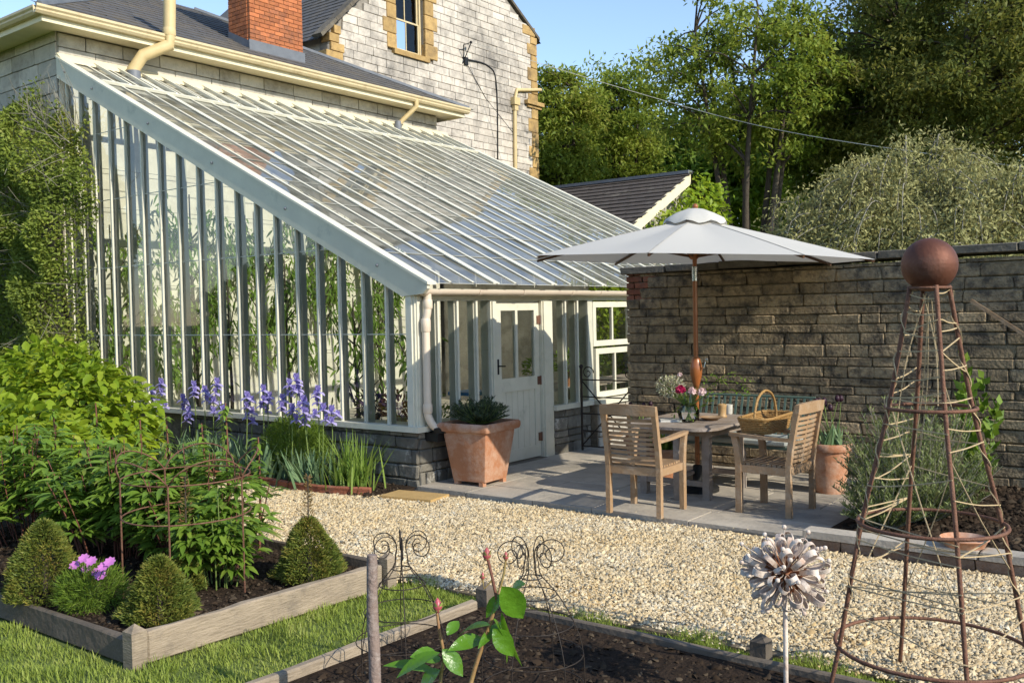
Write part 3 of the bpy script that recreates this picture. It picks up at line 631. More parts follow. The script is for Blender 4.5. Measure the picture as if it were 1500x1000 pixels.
# purlins and top flashing
for x in (-2.5, -4.9):
    b = MB(); b.beam((x, .1, rz_(x)-.19), (x, GL-.1, rz_(x)-.19), .07, .09); b.build('purlin', 'white_paint', GH)
b = MB(); b.prism([(XH+.001, -.03, rz_(XH)+.02), (XH+.16, -.03, rz_(XH+.16)+.035), (XH+.16, -.03, rz_(XH+.16)+.06), (XH+.03, -.03, rz_(XH)+.1), (XH+.001, -.03, rz_(XH)+.1)], (0, GL+.06, 0)); b.build('top_flashing', 'cream_light', GH)
xv = XH+1.05; b = MB(); b.beam((xv, .09, rz_(xv)+.05), (xv, GL-.12, rz_(xv)+.05), .07, .04, (.49, 0, 1)); b.build('vent_rail', 'white_paint', GH)
for y in strips[1:-1:1]:
    m_ = sloped(y+.12, y+.16, XH+.1, xv+.02, .04, .09); m_.build('vent_bar', 'white_paint', GH)
# roof panes
XE = [.2, -.55, -1.25, -1.95, -2.65, -3.35, -4.05, -4.75, -5.45, -6.15, -6.7, XH+.02]
pane_me = {}
for j in range(len(strips)-1):
    y0, y1 = strips[j]+.012, strips[j+1]-.012
    for i in range(len(XE)-1):
        xa, xb = XE[i], XE[i+1]-.015; r = random.Random(j*50+i); tl = r.uniform(-.0025, .0025)
        key = (round(y1-y0, 3), i)
        if key not in pane_me:
            m_ = MB(); l, h = y1-y0, xa-xb; dz = -RS*h
            m_.add([(0, 0, .004), (0, l, .004), (-h, l, dz-.004), (-h, 0, dz-.004)], [(0, 1, 2, 3)])
            m_.add([(0, 0, .0045), (0, l, .0045), (-.012, l, .0105), (-.012, 0, .0105)], [(0, 1, 2, 3)])
            me = m_.mesh('roof_pane', 'glass_roof', fix=False); me.materials.append(MAT['pane_lap']); me.polygons[1].material_index = 1; pane_me[key] = me
        place(pane_me[key], 'roof_pane', GH, (xa, y0, rz_(xa)+.022), rot=(tl, r.uniform(-.002, .002), 0))
# eaves beam, gutter, downpipe
b = MB(); b.bb((-.12, .13, EZ-.25), (.0, GL-.05, EZ-.12)); b.bb((.0, .13, EZ-.23), (.025, GL-.05, EZ-.15)); b.build('eaves_beam', 'white_paint', GH)
b = MB(); pr = []
for k in range(9): a = math.pi*k/8; pr.append((.1-.062*math.cos(a), 2.105-.062*math.sin(a)))
pr += [(.155, 2.105)]+[(.1+.055*math.cos(math.pi*k/8), 2.105-.055*math.sin(math.pi*k/8)) for k in range(9)]
b.prism([(x, .02, z) for x, z in pr], (0, GL-.05, 0)); gut = b.build('gutter', 'pvc', GH, smooth='auto')
for y in (.02, .9, 1.72, 2.75, 3.42, 4.4):
    b = MB(); b.prism([(.1-.069*math.cos(math.pi*k/8), y, 2.106-.069*math.sin(math.pi*k/8)) for k in range(9)]+[(.1+.06*math.cos(math.pi*k/8), y, 2.106-.06*math.sin(math.pi*k/8)) for k in range(9)], (0, .05, 0)); b.build('gutter_bracket', 'pvc', gut, smooth='auto')
dp = MB(); dp.tube(pts_along([(.1, .1, 2.06), (.1, .1, 1.95), (.1, .09, 1.86), (.085, .08, 1.77), (.085, .08, 1.7)], 14), .042, 12); dp.tube([(.085, .08, 1.75), (.085, .08, .85)], .042, 12); dp.tube(pts_along([(.085, .08, .86), (.085, .08, .78), (.12, .11, .68), (.17, .15, .62)], 10), .042, 12); dp = dp.build('downpipe', 'pvc', GH, smooth='auto')
for z, hh in ((1.9, .1), (1.66, .14), (.8, .1)):
    b = MB(); b.lathe([(.046, 0), (.052, .01), (.052, hh-.02), (.047, hh)], 12, (.085 if z < 1.8 else .1, .08 if z < 1.8 else .1, z)); b.build('pipe_collar', 'pvc', dp, smooth='auto')
b = MB(); b.lathe([(.1, 0), (.11, .05), (.1, .06), (.09, .02)], 14, (.16, .2, SZ-.07)); b.bb((.0, .1, SZ-.16), (.2, .3, SZ-.07)); b.build('gully', 'black_metal', GH)
# front bars and panes
FB = [.36, .68, 1.01]
def fbar(y, z0, z1, wd=.05): m_ = MB(); m_.bb((-.11, y-wd/2, z0), (-.02, y+wd/2, z1)); m_.bb((-.018, y-.016, z0), (.015, y+.016, z1)); return m_.build('glazing_bar', 'white_paint', GH)
for y in FB+[2.79, 3.07]: fbar(y, SZ, EZ-.25)
for a, c, z0 in ((1.26, 1.37, 0.02), (2.27, 2.5, .02)):
    b = MB(); b.bb((-.14, a, z0), (.01, c, EZ-.25)); b.bb((.012, a+.02, z0), (.03, c-.06, EZ-.26)); b.build('door_post', 'white_paint', GH)
b = MB(); b.bb((-.14, 3.33, SZ), (.0, 3.45, EZ-.25)); b.build('post', 'sage_paint', GH)
b = MB(); b.bb((-.12, 1.372, 1.98), (-.01, 2.268, EZ-.25)); b.build('door_head', 'white_paint', GH)
for a, c in ((.14, .36), (.36, .68), (.68, 1.01), (1.01, 1.26), (2.5, 2.79), (2.79, 3.07), (3.07, 3.33)):
    for z0, z1 in ((SZ, 1.42), (1.415, EZ-.25)):
        m_ = MB(); m_.add([(-.021, a+.01, z0), (-.021, c-.01, z0), (-.023, c-.01, z1), (-.023, a+.01, z1)], [(0, 1, 2, 3)]); m_.build('glass_pane', 'glass_wall', GH, fix=False)
# sash windows right of the posts
for z0, z1, xo in ((SZ+.02, 1.34, .035), (1.37, EZ-.27, .0)):
    for k in range(2):
        y0, y1 = 3.46+k*1.02, 4.46+k*1.02
        sw = MB(); fr(sw, y0, y1, z0, z1, .075, -.05+xo, .0+xo); sw.bb((-.045+xo, (y0+y1)/2-.018, z0+.075), (-.005+xo, (y0+y1)/2+.018, z1-.075)); sw = sw.build('casement', 'white_paint', GH)
        for a, c in ((y0+.07, (y0+y1)/2-.01), ((y0+y1)/2+.01, y1-.07)):
            m_ = MB(); m_.add([(-.03+xo, a, z0+.06), (-.03+xo, c, z0+.06), (-.03+xo, c, z1-.06), (-.03+xo, a, z1-.06)], [(0, 1, 2, 3)]); m_.build('pane', 'glass_wall', sw, fix=False)
b = MB(); b.bb((-.1, 3.452, SZ), (-.055, 8.55, SZ+.06)); b.build('window_rail', 'white_paint', GH)
# far end wall
b = MB(); b.prism([(XH+.02, GL-.12, 0), (-.31, GL-.12, 0), (-.31, GL-.12, rz_(-.31)-.19), (XH+.02, GL-.12, rz_(XH)-.19)], (0, -.02, 0)); b.build('end_wall', 'grey_block', GH)
# door
dr = MB(); x0, x1, d0, d1 = -.075, -.03, 1.375, 2.262
dr.bb((x0, d0, .06), (x1, d0+.1, 1.97)); dr.bb((x0, d1-.1, .06), (x1, d1, 1.97)); dr.bb((x0, d0+.1, 1.87), (x1, d1-.1, 1.97)); dr.bb((x0, d0+.1, .9), (x1, d1-.1, 1.06)); dr.bb((x0, d0+.1, .06), (x1, d1-.1, .2))
dr = dr.build('door', 'white_paint', GH)
n = 6; pw = (d1-d0-.2)/n
for k in range(n): b = MB(); b.bb((x0+.01, d0+.1+pw*k+.003, .2), (x1-.012, d0+.1+pw*(k+1)-.003, .9)); b.build('plank', 'white_paint', dr)
ym = (d0+d1)/2; b = MB(); b.bb((x0, ym-.035, 1.06), (x1, ym+.01, 1.87)); b.bb((x0+.0, d0+.1, 1.06), (x1-.003, d0+.13, 1.87)); b.build('glazing_bar', 'white_paint', dr)
for a, c in ((d0+.1, ym-.03), (ym+.005, d1-.1)):
    m_ = MB(); m_.add([(-.05, a, 1.06), (-.05, c, 1.06), (-.05, c, 1.87), (-.05, a, 1.87)], [(0, 1, 2, 3)]); m_.build('pane', 'glass_wall', dr, fix=False)
b = MB(); b.bb((x1, d0+.03, 1.12), (x1+.008, d0+.07, 1.3)); b.tube([(x1, d0+.05, 1.22), (x1+.04, d0+.05, 1.22), (x1+.045, d0+.14, 1.215)], .009, 6); b.build('handle', 'black_metal', dr)
for z in (.3, 1.0, 1.75): b = MB(); b.bb((x1, d1-.05, z-.05), (x1+.012, d1+.03, z+.05)); b.tube([(x1+.012, d1+.003, z-.055), (x1+.012, d1+.003, z+.055)], .012, 6); b.build('hinge', 'rust', dr)
b = MB(); b.bb((-.3, 1.37, .0), (.06, 2.27, .045)); b.build('threshold', 'coping', GH)
# floor inside
b = MB(); b.bb((XH, .33, -.01), (-.31, GL-.15, .015)); o = b.build('floor', 'flag', GH)
# ------------------------------------------------------------------ garden wall
WY, WX0, WH = 2.75, .95, 2.28
GW = thing('garden_wall', 'tall dark weathered stone garden wall with brick end behind the table', 'wall', (WX0, WY+.2, 0))
b = MB(); b.bb((WX0+.015, WY+.02, -.02), (12, WY+.45, WH)); b.build('wall_core', 'wall_mortar', GW)
ws = [cham('stone', 'wall_stone', (.04, .1, .1), .03, s) for s in range(9)]
br_n = [0]; far_st = MB()
def e_w(me, u, z, l, h, r):
    if u-l/2 < WX0+.02 and z > 1.95: return
    if u > 5.5: far_st.box((u, WY+.03, z), (l-.012, .1+r.uniform(-.02, .03), h-.012)); return
    place(me, 'stone', GW, (u, WY+.03, z), (l-r.uniform(.004, .014), .1+r.uniform(-.012, .014), h-r.uniform(.004, .014)), (r.uniform(-.012, .012), r.uniform(-.015, .015), r.uniform(-.015, .015)))
course_blocks(GW, 'stone', ws, e_w, WX0, 9.5, 0, WH, .108, .18, .58, 31, hvar=.28); far_st.build('stones', 'wall_stone', GW)['kind'] = 'stuff'
def e_we(me, u, z, l, h, r): place(me, 'stone', GW, (WX0+.03, u, z), (.09, l-.012, h-.013))
course_blocks(GW, 'stone', [cham('stone', 'wall_stone', (.06, .035, .07), .02, s+40) for s in range(3)], e_we, WY+.09, WY+.44, 0, 1.95, .15, .2, .36, 32)
rb = [cham('brick', 'brick_red', (.04, .04, .06), .02, s) for s in range(3)]
z = 1.95; i = 0
while z < WH-.02:
    for u in ([WX0, WX0+.23] if i % 2 else [WX0, WX0+.115]):
        l = .22 if (u > WX0 or i % 2) else .11
        place(rb[i % 3], 'brick', GW, (u+l/2, WY+.04, z+.035), (l-.01, .11, .066))
    for u in (WY+.1, WY+.22, WY+.34): place(rb[(i+1) % 3], 'brick', GW, (WX0+.04, u+.055, z+.035), (.1, .108, .066))
    z += .077; i += 1
cpm = [cham('coping_stone', 'coping', (.02, .04, .1), .012, s) for s in range(4)]
x = WX0-.06; r = random.Random(5)
while x < 9:
    l = r.uniform(.4, .75); z0 = WH+.04+.012*(x-WX0); place(cpm[r.randrange(4)], 'coping_stone', GW, (x+l/2, WY+.22, z0), (l-.01, .6, .085)); x += l
# wooden lath leaning across the wall
p0, p1 = gy(1422, 440, WY-.1), gy(1560, 528, WY-.1)
b = MB(); b.beam(p0, p1, .02, .035); o = b.build('wooden_lath', 'teak', org=tuple(p0)); tag(o, 'thin bare wooden lath slanting across the dark garden wall', 'lath')

# ------------------------------------------------------------------ outbuilding with slate roof beyond
YO = 12.0
OB = thing('outbuilding', 'low stone outbuilding with dark slate roof and cream bargeboard beyond the glasshouse', 'outbuilding', (-4, YO, 0))
rR = gy(1010, 254, YO); rL = gy(780, 279, YO); ve = gy(884, 324, YO-2.6); rzr = rR[2]
xe = rR[0]; run = 2.9; drop = run*.5
b = MB(); b.bb((-16, YO-run+.3, 0), (xe-.25, YO+run-.3, rzr-drop+.1)); b.build('wall', 'grey_block', OB)
b = MB(); b.prism([(xe-.25, YO-run+.35, rzr-drop+.1), (xe-.25, YO+run-.35, rzr-drop+.1), (xe-.25, YO, rzr-.12)], (-.2, 0, 0)); b.build('gable', 'grey_block', OB)
orf = MB(); orf.add([(xe, YO, rzr), (-16, YO, rzr), (-16, YO-run, rzr-drop), (xe, YO-run, rzr-drop)], [(0, 1, 2, 3)]); orf.add([(xe, YO, rzr), (-16, YO, rzr), (-16, YO+run, rzr-drop), (xe, YO+run, rzr-drop)], [(3, 2, 1, 0)]); orf = orf.build('roof', 'slate_far', OB)
slates(orf, 'slate_far', (xe-.02, YO-run, rzr-drop), (-1, 0, 0), (0, 1, .5), Vector((0, -.5, 1)).normalized(), 60, 14, .22, .235, lambda u, d: True, 12, th=.018)
b = MB(); b.beam((xe+.02, YO, rzr+.03), (-16, YO, rzr+.03), .2, .07); b.build('ridge', 'lead', orf)
b = MB(); b.prism([(xe+.03, YO, rzr+.0), (xe+.03, YO, rzr-.24), (xe+.03, YO-run, rzr-drop-.24), (xe+.03, YO-run, rzr-drop)], (-.05, 0, 0)); b.build('bargeboard', 'cream_light', OB)

# ------------------------------------------------------------------ raised beds
def board(name, parent, a, c, h, t, m='sleeper', z0=-.02):
    mb = MB(); mb.beam((a[0], a[1], z0+h/2), (c[0], c[1], z0+h/2), t, h)
    o = mb.build(name, m, parent)
    import bmesh
    q = bmesh.new(); q.from_mesh(o.data); bmesh.ops.subdivide_edges(q, edges=[e for e in q.edges if e.calc_length() > .5], cuts=10, use_grid_fill=True)
    g = random.Random(len(o.name)+int(a[0]*100))
    for v in q.verts: v.co.z += g.uniform(-.006, .006)*(v.co.z > z0+.02-ORG[parent.name].z); v.co.x += g.uniform(-.003, .003); v.co.y += g.uniform(-.003, .003)
    bmesh.ops.bevel(q, geom=[e for e in q.edges if e.calc_face_angle(0) > 1], offset=.008, segments=1, affect='EDGES'); q.to_mesh(o.data); q.free(); return o
def bpost(parent, x, y, h, s=.085, m='sleeper'):
    mb = MB(); hs = s/2; mb.add([(x-hs, y-hs, -.05), (x+hs, y-hs, -.05), (x+hs, y+hs, -.05), (x-hs, y+hs, -.05), (x-hs, y-hs, h-.04), (x+hs, y-hs, h-.04), (x+hs, y+hs, h-.04), (x-hs, y+hs, h-.04), (x, y, h)], [(0, 1, 5, 4), (1, 2, 6, 5), (2, 3, 7, 6), (3, 0, 4, 7), (4, 5, 8), (5, 6, 8), (6, 7, 8), (7, 4, 8)]); return mb.build('post', m, parent)
B1 = thing('raised_bed', 'timber raised bed filled with peonies and clipped yews', 'raised bed', (1, -3.6, 0))
board('board', B1, (2.2, -4.5), (2.27, -2.8), .175, .055); board('board', B1, (-2.5, -4.6), (2.14, -4.56), .14, .055, 'sleeper_dark'); board('board', B1, (-2.5, -2.74), (2.2, -2.74), .17, .05, 'sleeper_dark')
bpost(B1, 2.21, -4.57, .215, .09); bpost(B1, 2.285, -2.74, .225)
b = MB(); b.ext([(-2.5, -4.57), (2.18, -4.53), (2.24, -2.77), (-2.5, -2.77)], -.02, .09); b.build('bed_soil', 'soil', B1)
B2 = thing('raised_bed', 'low timber edged bed of bare dark soil below the wire cloches', 'raised bed', (4.5, -4, 0))
board('board', B2, (3.24, -2.95), (3.1, -8), .13, .05); board('board', B2, (3.3, -2.87), (9, -2.84), .11, .05, 'sleeper_dark')
bpost(B2, 3.25, -2.86, .2, .085, 'sleeper_dark'); bpost(B2, 5.0, -2.8, .2, .085, 'sleeper_dark'); bpost(B2, 3.16, -5.2, .15)
b = MB(); b.ext([(3.25, -2.9), (9, -2.87), (9, -9), (3.12, -8)], -.02, .055); b.build('bed_soil', 'soil', B2)
def pebbles(n, fn, s0, s1, flat, z, mtl, name, parent=None, seed=1, kind='stuff'):
    g = np.random.default_rng(seed); P = fn(g, n); n = len(P); s = g.uniform(s0, s1, n)*(1+.6*(g.random(n) < .12))
    base = np.array([[1, 0, -.3], [-1, 0, -.3], [0, 1, -.3], [0, -1, -.3], [0, 0, 1], [0, 0, .9]], float)
    F = np.array([[0, 2, 4], [2, 1, 4], [1, 3, 4], [3, 0, 4]])   # the lower half is bedded in
    base = base[:5]; V = base[None]*g.uniform(.65, 1.3, (n, 5, 1))+g.normal(0, .22, (n, 5, 3)); V *= np.stack([s, s*g.uniform(.6, .95, n), s*g.uniform(.4, .8, n)*flat], 1)[:, None]
    a = g.uniform(0, 6.283, n); t = g.uniform(-.75, .75, n); ca, sa = np.cos(a)[:, None], np.sin(a)[:, None]; ct, st = np.cos(t)[:, None], np.sin(t)[:, None]
    x, y, zz = V[..., 0], V[..., 1], V[..., 2]; y, zz = y*ct-zz*st, y*st+zz*ct; x, y = x*ca-y*sa, x*sa+y*ca
    V = np.stack([x, y, zz], -1)+np.concatenate([P, (z+s*g.uniform(.0, .55, n))[:, None]], 1)[:, None]
    o = npobj(name, V.reshape(-1, 3), (F[None]+np.arange(n)[:, None, None]*5).reshape(-1, 3), mtl, parent); o['kind'] = kind; return o
def inframe(P, z=0, m=260):
    px, py = proj(np.concatenate([P, np.full((len(P), 1), z)], 1)); q = (np.concatenate([P, np.full((len(P), 1), z)], 1)-CAM) @ MC.T
    return P[(px > -m) & (px < 1500+m) & (py > 0) & (py < 1000+m) & (q[:, 2] > .3)]
def reg_gravel(g, n):
    P = np.stack([g.uniform(-4.5, 9, n), g.uniform(-2.72, -.03, n)], 1); x, y = P.T
    k = (y > -2.62+.14*np.clip((x-2.3)/1.5, 0, 1)+.04*np.sin(x*3)+g.normal(0, .03, n)) & (y < np.where(x < -.55, -.7-.02*np.sin(x*4), np.where(x < .75, -.1-.5*(.75-x)/1.3, np.where(x < 4.3, -.07, -.26))))
    return inframe(P[k])
gs = pebbles(225000, reg_gravel, .0072, .014, 1.25, -.004, 'gravel', 'gravel'); tag(gs, 'golden beige crushed gravel covering the path', 'gravel')
def reg_stray(g, n):
    P = np.stack([g.uniform(.2, 4.2, n), -.04+np.abs(g.normal(0, .12, n))], 1); Q = np.stack([g.uniform(.5, 7, n), -2.5-np.abs(g.normal(0, .1, n))], 1); return inframe(np.concatenate([P, Q[:n//2]]))
tag(pebbles(520, reg_stray, .006, .011, .8, .03, 'gravel', 'stray_gravel', seed=6), 'stray gravel stones scattered on the patio and lawn edges', 'gravel')
def reg_b2(g, n): return inframe(np.stack([g.uniform(3.3, 7.6, n), g.uniform(-5.6, -2.92, n)], 1))
pebbles(14000, reg_b2, .006, .022, .9, .05, 'soil_crumb', 'soil_crumbs', B2, 2)
def reg_b1(g, n): return inframe(np.stack([g.uniform(-1.5, 2.15, n), g.uniform(-4.5, -2.8, n)], 1))
pebbles(7000, reg_b1, .006, .02, .9, .09, 'soil_crumb', 'soil_crumbs', B1, 3)

# bed at the foot of the garden wall with its kerb
B3 = thing('kerbed_bed', 'soil bed with pale stone kerb at the foot of the garden wall', 'flower bed', (5, .5, 0))
b = MB(); b.ext([(4.33, -.08), (10, -.08), (10, 2.74), (4.33, 2.74)], -.02, .09); b.build('bed_soil', 'soil', B3)
kb = [cham('kerb_stone', 'flag', (.01, .03, .05), .006, s+30) for s in range(3)]
for k in range(5): place(kb[k % 3], 'kerb_stone', B3, (4.24+.62+k*1.25, -.15, .105), (1.235, .17, .06))
kbr = [cham('brick', 'kerb_brick', (.04, .04, .06), .03, s+60) for s in range(3)]
for k in range(26): place(kbr[k % 3], 'brick', B3, (4.3+.115+k*.232, -.15, .035), (.222, .15, .075))
pebbles(9000, lambda g, n: inframe(np.stack([g.uniform(4.4, 7.5, n), g.uniform(-.05, 2.7, n)], 1)), .008, .03, .9, .09, 'soil_crumb', 'soil_crumbs', B3, 4)
# iris border along the plinth with rope-top edging
B4 = thing('iris_border', 'narrow soil border with rusty rope-top edging along the glasshouse plinth', 'flower bed', (-2, -.3, 0))
b = MB(); b.ext([(-7, -.68), (-.65, -.7), (-.1, -.52), (-.02, -.06), (-.02, .05), (-7, .05)], -.02, .02); b.build('bed_soil', 'soil', B4)
ed = [Vector((x, -.7-.02*math.sin(x*4), 0)) for x in np.arange(-4.6, -.6, .24)]+[Vector((-.55, -.66, 0)), Vector((-.36, -.6, 0)), Vector((-.18, -.52, 0))]
for k in range(len(ed)-1):
    a, c = ed[k], ed[k+1]; mb = MB(); mb.beam(a+Vector((0, 0, .02)), c+Vector((0, 0, .02)), .035, .06); mb.tube([a+Vector((0, 0, .06)), (a+c)/2+Vector((0, 0, .063)), c+Vector((0, 0, .06))], .026, 6); mb.build('edging_tile', 'brick_red', B4)
b = MB(); b.box((.28, -.36, .012), (.62, .34, .03), Matrix.Rotation(R(9), 3, 'Z')); o = b.build('stone_slab', 'sandstone', org=(.28, -.36, 0)); tag(o, 'flat ochre sandstone slab set in gravel by the plinth corner', 'paving slab')
pebbles(3000, lambda g, n: inframe(np.stack([g.uniform(-4, -.1, n), g.uniform(-.66, .0, n)], 1)), .006, .018, .9, .02, 'soil_crumb', 'soil_crumbs', B4, 5)

# ------------------------------------------------------------------ iron gate between glasshouse and wall
GT = thing('iron_gate', 'black wrought iron gate with scrolls standing between glasshouse and garden wall', 'gate', (.4, 3.0, 0))
gx0, gx1, gyy = .1, .94, 3.0
b = MB(); b.tube([(gx0, gyy, 0), (gx0, gyy, 1.12)], .016, 6); b.sph((gx0, gyy, 1.13), .03, 8, 5); b.build('gate_post', 'iron', GT)
for z in (.1, .3, .52, .74, .96): b = MB(); b.tube([(gx0, gyy, z), (gx1, gyy, z)], .009, 5); b.build('rail', 'iron', GT)
b = MB(); b.tube([(gx1-.01, gyy, 0.02), (gx1-.01, gyy, 1.1)], .013, 6); b.build('stile', 'iron', GT)
for a, c in (((gx0, .1), (gx1, .96)), ((gx0, .96), (gx1, .1))): b = MB(); b.tube([(a[0], gyy-.01, a[1]), (c[0], gyy-.01, c[1])], .009, 5); b.build('brace', 'iron', GT)
b = MB(); b.sph(((gx0+gx1)/2, gyy-.01, .53), .035, 8, 5, (1, .4, 1)); b.build('boss', 'iron', GT)
def spiral(c, r0, turns, a0, ax, n=28, sgn=1): # ax: two vectors of the plane
    return [Vector(c)+(Vector(ax[0])*math.cos(a0+sgn*turns*6.283*t)+Vector(ax[1])*math.sin(a0+sgn*turns*6.283*t))*r0*(1-.85*t) for t in [k/n for k in range(n+1)]]
for k, c in enumerate(((gx0+.1, 1.05), (gx1-.14, 1.05))): b = MB(); b.tube(spiral((c[0], gyy, c[1]), .09, 1.4, math.pi if k else 0, ((1, 0, 0), (0, 0, 1)), sgn=-1 if k else 1), .007, 5); b.build('scroll', 'iron', GT)

# ------------------------------------------------------------------ teak table and chairs
def rrect(w, h, r_, n=6):
    out = []
    for cx_, cy_, a0 in ((w/2-r_, h/2-r_, 0), (-w/2+r_, h/2-r_, 90), (-w/2+r_, -h/2+r_, 180), (w/2-r_, -h/2+r_, 270)):
        for k in range(n+1): a = R(a0+90*k/n); out.append((cx_+r_*math.cos(a), cy_+r_*math.sin(a)))
    return out
TC = Vector((2.58, 1.25, .042))
TB = thing('garden_table', 'weathered grey teak garden table with rounded corners under the parasol', 'table', TC, rz=R(90))
TH = .70
# boards of the top, clipped from a rounded rectangle
tw, td = 1.3, .98; nb = 8
for k in range(nb):
    y0, y1 = -td/2+td*k/nb+.002, -td/2+td*(k+1)/nb-.002; pts = []
    def halfw(y):
        q = abs(y)-(td/2-.22); return tw/2-.22+math.sqrt(max(0, .22**2-max(0, q)**2)) if q > 0 else tw/2
    rows = [y0+(y1-y0)*i/4 for i in range(5)]
    poly = [(halfw(y), y) for y in rows]+[(-halfw(y), y) for y in rows[::-1]]
    mb = MB(); mb.ext(poly, TH-.028, TH); mb.build('top_board', 'teak_grey', TB, local=True)
mb = MB(); mb.bb((-.42, -.4, TH-.1), (.42, -.37, TH-.029)); mb.bb((-.42, .37, TH-.1), (.42, .4, TH-.029)); mb.bb((-.42, -.37, TH-.1), (-.39, .37, TH-.029)); mb.bb((.39, -.37, TH-.1), (.42, .37, TH-.029)); mb.build('apron', 'teak_grey', TB, local=True)
for sx in (-1, 1):
    for sy in (-1, 1): mb = MB(); mb.bb((sx*.385-.035, sy*.335-.035, 0), (sx*.385+.035, sy*.335+.035, TH-.1)); mb.build('leg', 'teak_grey', TB, local=True)
    mb = MB(); mb.bb((sx*.385-.02, -.3, .12), (sx*.385+.02, .3, .17)); mb.build('stretcher', 'teak_grey', TB, local=True)
mb = MB(); mb.bb((-.38, -.03, .171), (.38, .03, .2)); mb.build('stretcher', 'teak_grey', TB, local=True)
for gx_, gy_ in ((-.53, -.1), (.1, -.08)):
    mb = MB(); mb.bb((gx_-.03, gy_-.03, 0), (gx_+.03, gy_+.03, TH-.03)); mb.build('gate_leg', 'teak_grey', TB, local=True)
def chair(label, loc, rz):
    t = thing('garden_armchair', label, 'chair', loc, 'slatted teak armchairs at the table', rz)
    W2, D2 = .25, .23
    def P(mb, name): return mb.build(name, 'teak', t, local=True)
    for s in (-1, 1):
        mb = MB()
        pts = [(-D2, 0), (-D2, .44), (-D2-.02, .6), (-D2-.065, .84), (-D2-.09, .97)]
        for i in range(4):
            (y0, z0), (y1, z1) = pts[i], pts[i+1]
            mb.add([(s*W2-.022, y0-.025, z0), (s*W2+.022, y0-.025, z0), (s*W2+.022, y0+.025, z0), (s*W2-.022, y0+.025, z0), (s*W2-.022, y1-.022, z1), (s*W2+.022, y1-.022, z1), (s*W2+.022, y1+.022, z1), (s*W2-.022, y1+.022, z1)], [(0, 1, 5, 4), (1, 2, 6, 5), (2, 3, 7, 6), (3, 0, 4, 7)]+([(3, 2, 1, 0)] if i == 0 else [])+([(4, 5, 6, 7)] if i == 3 else []))
        P(mb, 'rear_leg')
        mb = MB(); pts = [(D2, 0), (D2, .42), (D2+.012, .56), (D2+.04, .675)]
        for i in range(3):
            (y0, z0), (y1, z1) = pts[i], pts[i+1]
            mb.add([(s*W2-.022, y0-.028, z0), (s*W2+.022, y0-.028, z0), (s*W2+.022, y0+.028, z0), (s*W2-.022, y0+.028, z0), (s*W2-.022, y1-.028, z1), (s*W2+.022, y1-.028, z1), (s*W2+.022, y1+.028, z1), (s*W2-.022, y1+.028, z1)], [(0, 1, 5, 4), (1, 2, 6, 5), (2, 3, 7, 6), (3, 0, 4, 7)]+([(3, 2, 1, 0)] if i == 0 else []))
        P(mb, 'front_leg')
        mb = MB(); xs = [(s*(W2+.0), -D2-.035, .665), (s*(W2+.008), -.05, .672), (s*(W2+.008), .12, .682), (s*W2, D2+.085, .688)]
        q = pts_along(xs, 9); wv = [.045, .05, .055, .058, .06, .062, .064, .064, .06, .045]
        mb.add([v for p, w_ in zip(q, wv) for v in ((p.x-w_/2, p.y, p.z-.014), (p.x+w_/2, p.y, p.z-.014), (p.x+w_/2, p.y, p.z+.014), (p.x-w_/2, p.y, p.z+.014))], [(4*i+j, 4*i+(j+1) % 4, 4*i+4+(j+1) % 4, 4*i+4+j) for i in range(9) for j in range(4)]+[(0, 1, 2, 3), (36, 37, 38, 39)]); P(mb, 'armrest')
        mb = MB(); mb.bb((s*W2-.015, -D2+.026, .36), (s*W2+.015, D2-.029, .425)); P(mb, 'side_rail')
    mb = MB(); mb.bb((-W2+.023, D2-.015, .36), (W2-.023, D2+.015, .425)); P(mb, 'front_rail')
    mb = MB(); mb.bb((-W2+.023, -D2-.013, .36), (W2-.023, -D2+.015, .43)); P(mb, 'back_rail')
    for k in range(9): y = -D2+.045+k*.048; mb = MB(); mb.box((0, y, .436-.006*math.sin(math.pi*k/8)), (2*W2-.035, .036, .018)); P(mb, 'seat_slat')
    for k in range(10):
        z = .475+k*.041; f_ = max(0, (z-.44))/.53; y = -D2-.09*f_**1.15
        mb = MB(); q = [(x_, y+.018-.03*(1-(x_/W2)**2), z) for x_ in np.linspace(-W2+.02, W2-.02, 7)]
        mb.add([v for p in q for v in ((p[0], p[1]-.008, p[2]-.012), (p[0], p[1]+.008, p[2]-.012), (p[0], p[1]+.008, p[2]+.012), (p[0], p[1]-.008, p[2]+.012))], [(4*i+j, 4*i+(j+1) % 4, 4*i+4+(j+1) % 4, 4*i+4+j) for i in range(6) for j in range(4)]); P(mb, 'back_slat')
    mb = MB(); q = [(x_, -D2-.085-.02*(1-(x_/.275)**2)) for x_ in np.linspace(-.275, .275, 9)]
    mb.add([v for x_, y_ in q for v in ((x_, y_-.018, .89), (x_, y_+.018, .89), (x_, y_+.008, .975+.012*(1-(x_/.275)**2)), (x_, y_-.028, .975+.012*(1-(x_/.275)**2)))], [(4*i+j, 4*i+(j+1) % 4, 4*i+4+(j+1) % 4, 4*i+4+j) for i in range(8) for j in range(4)]+[(0, 1, 2, 3), (32, 33, 34, 35)]); P(mb, 'top_rail')
    mb = MB(); mb.beam((0, -D2-.005, .44), (0, -D2-.08, .89), .03, .01, (0, 1, 0)); P(mb, 'back_upright')
    return t
chair('slatted teak armchair turned with its back rail to the gravel', (2.67, .14, .042), R(2))
chair('slatted teak armchair holding the wicker basket on its arms', (3.63, .76, .042), R(88))

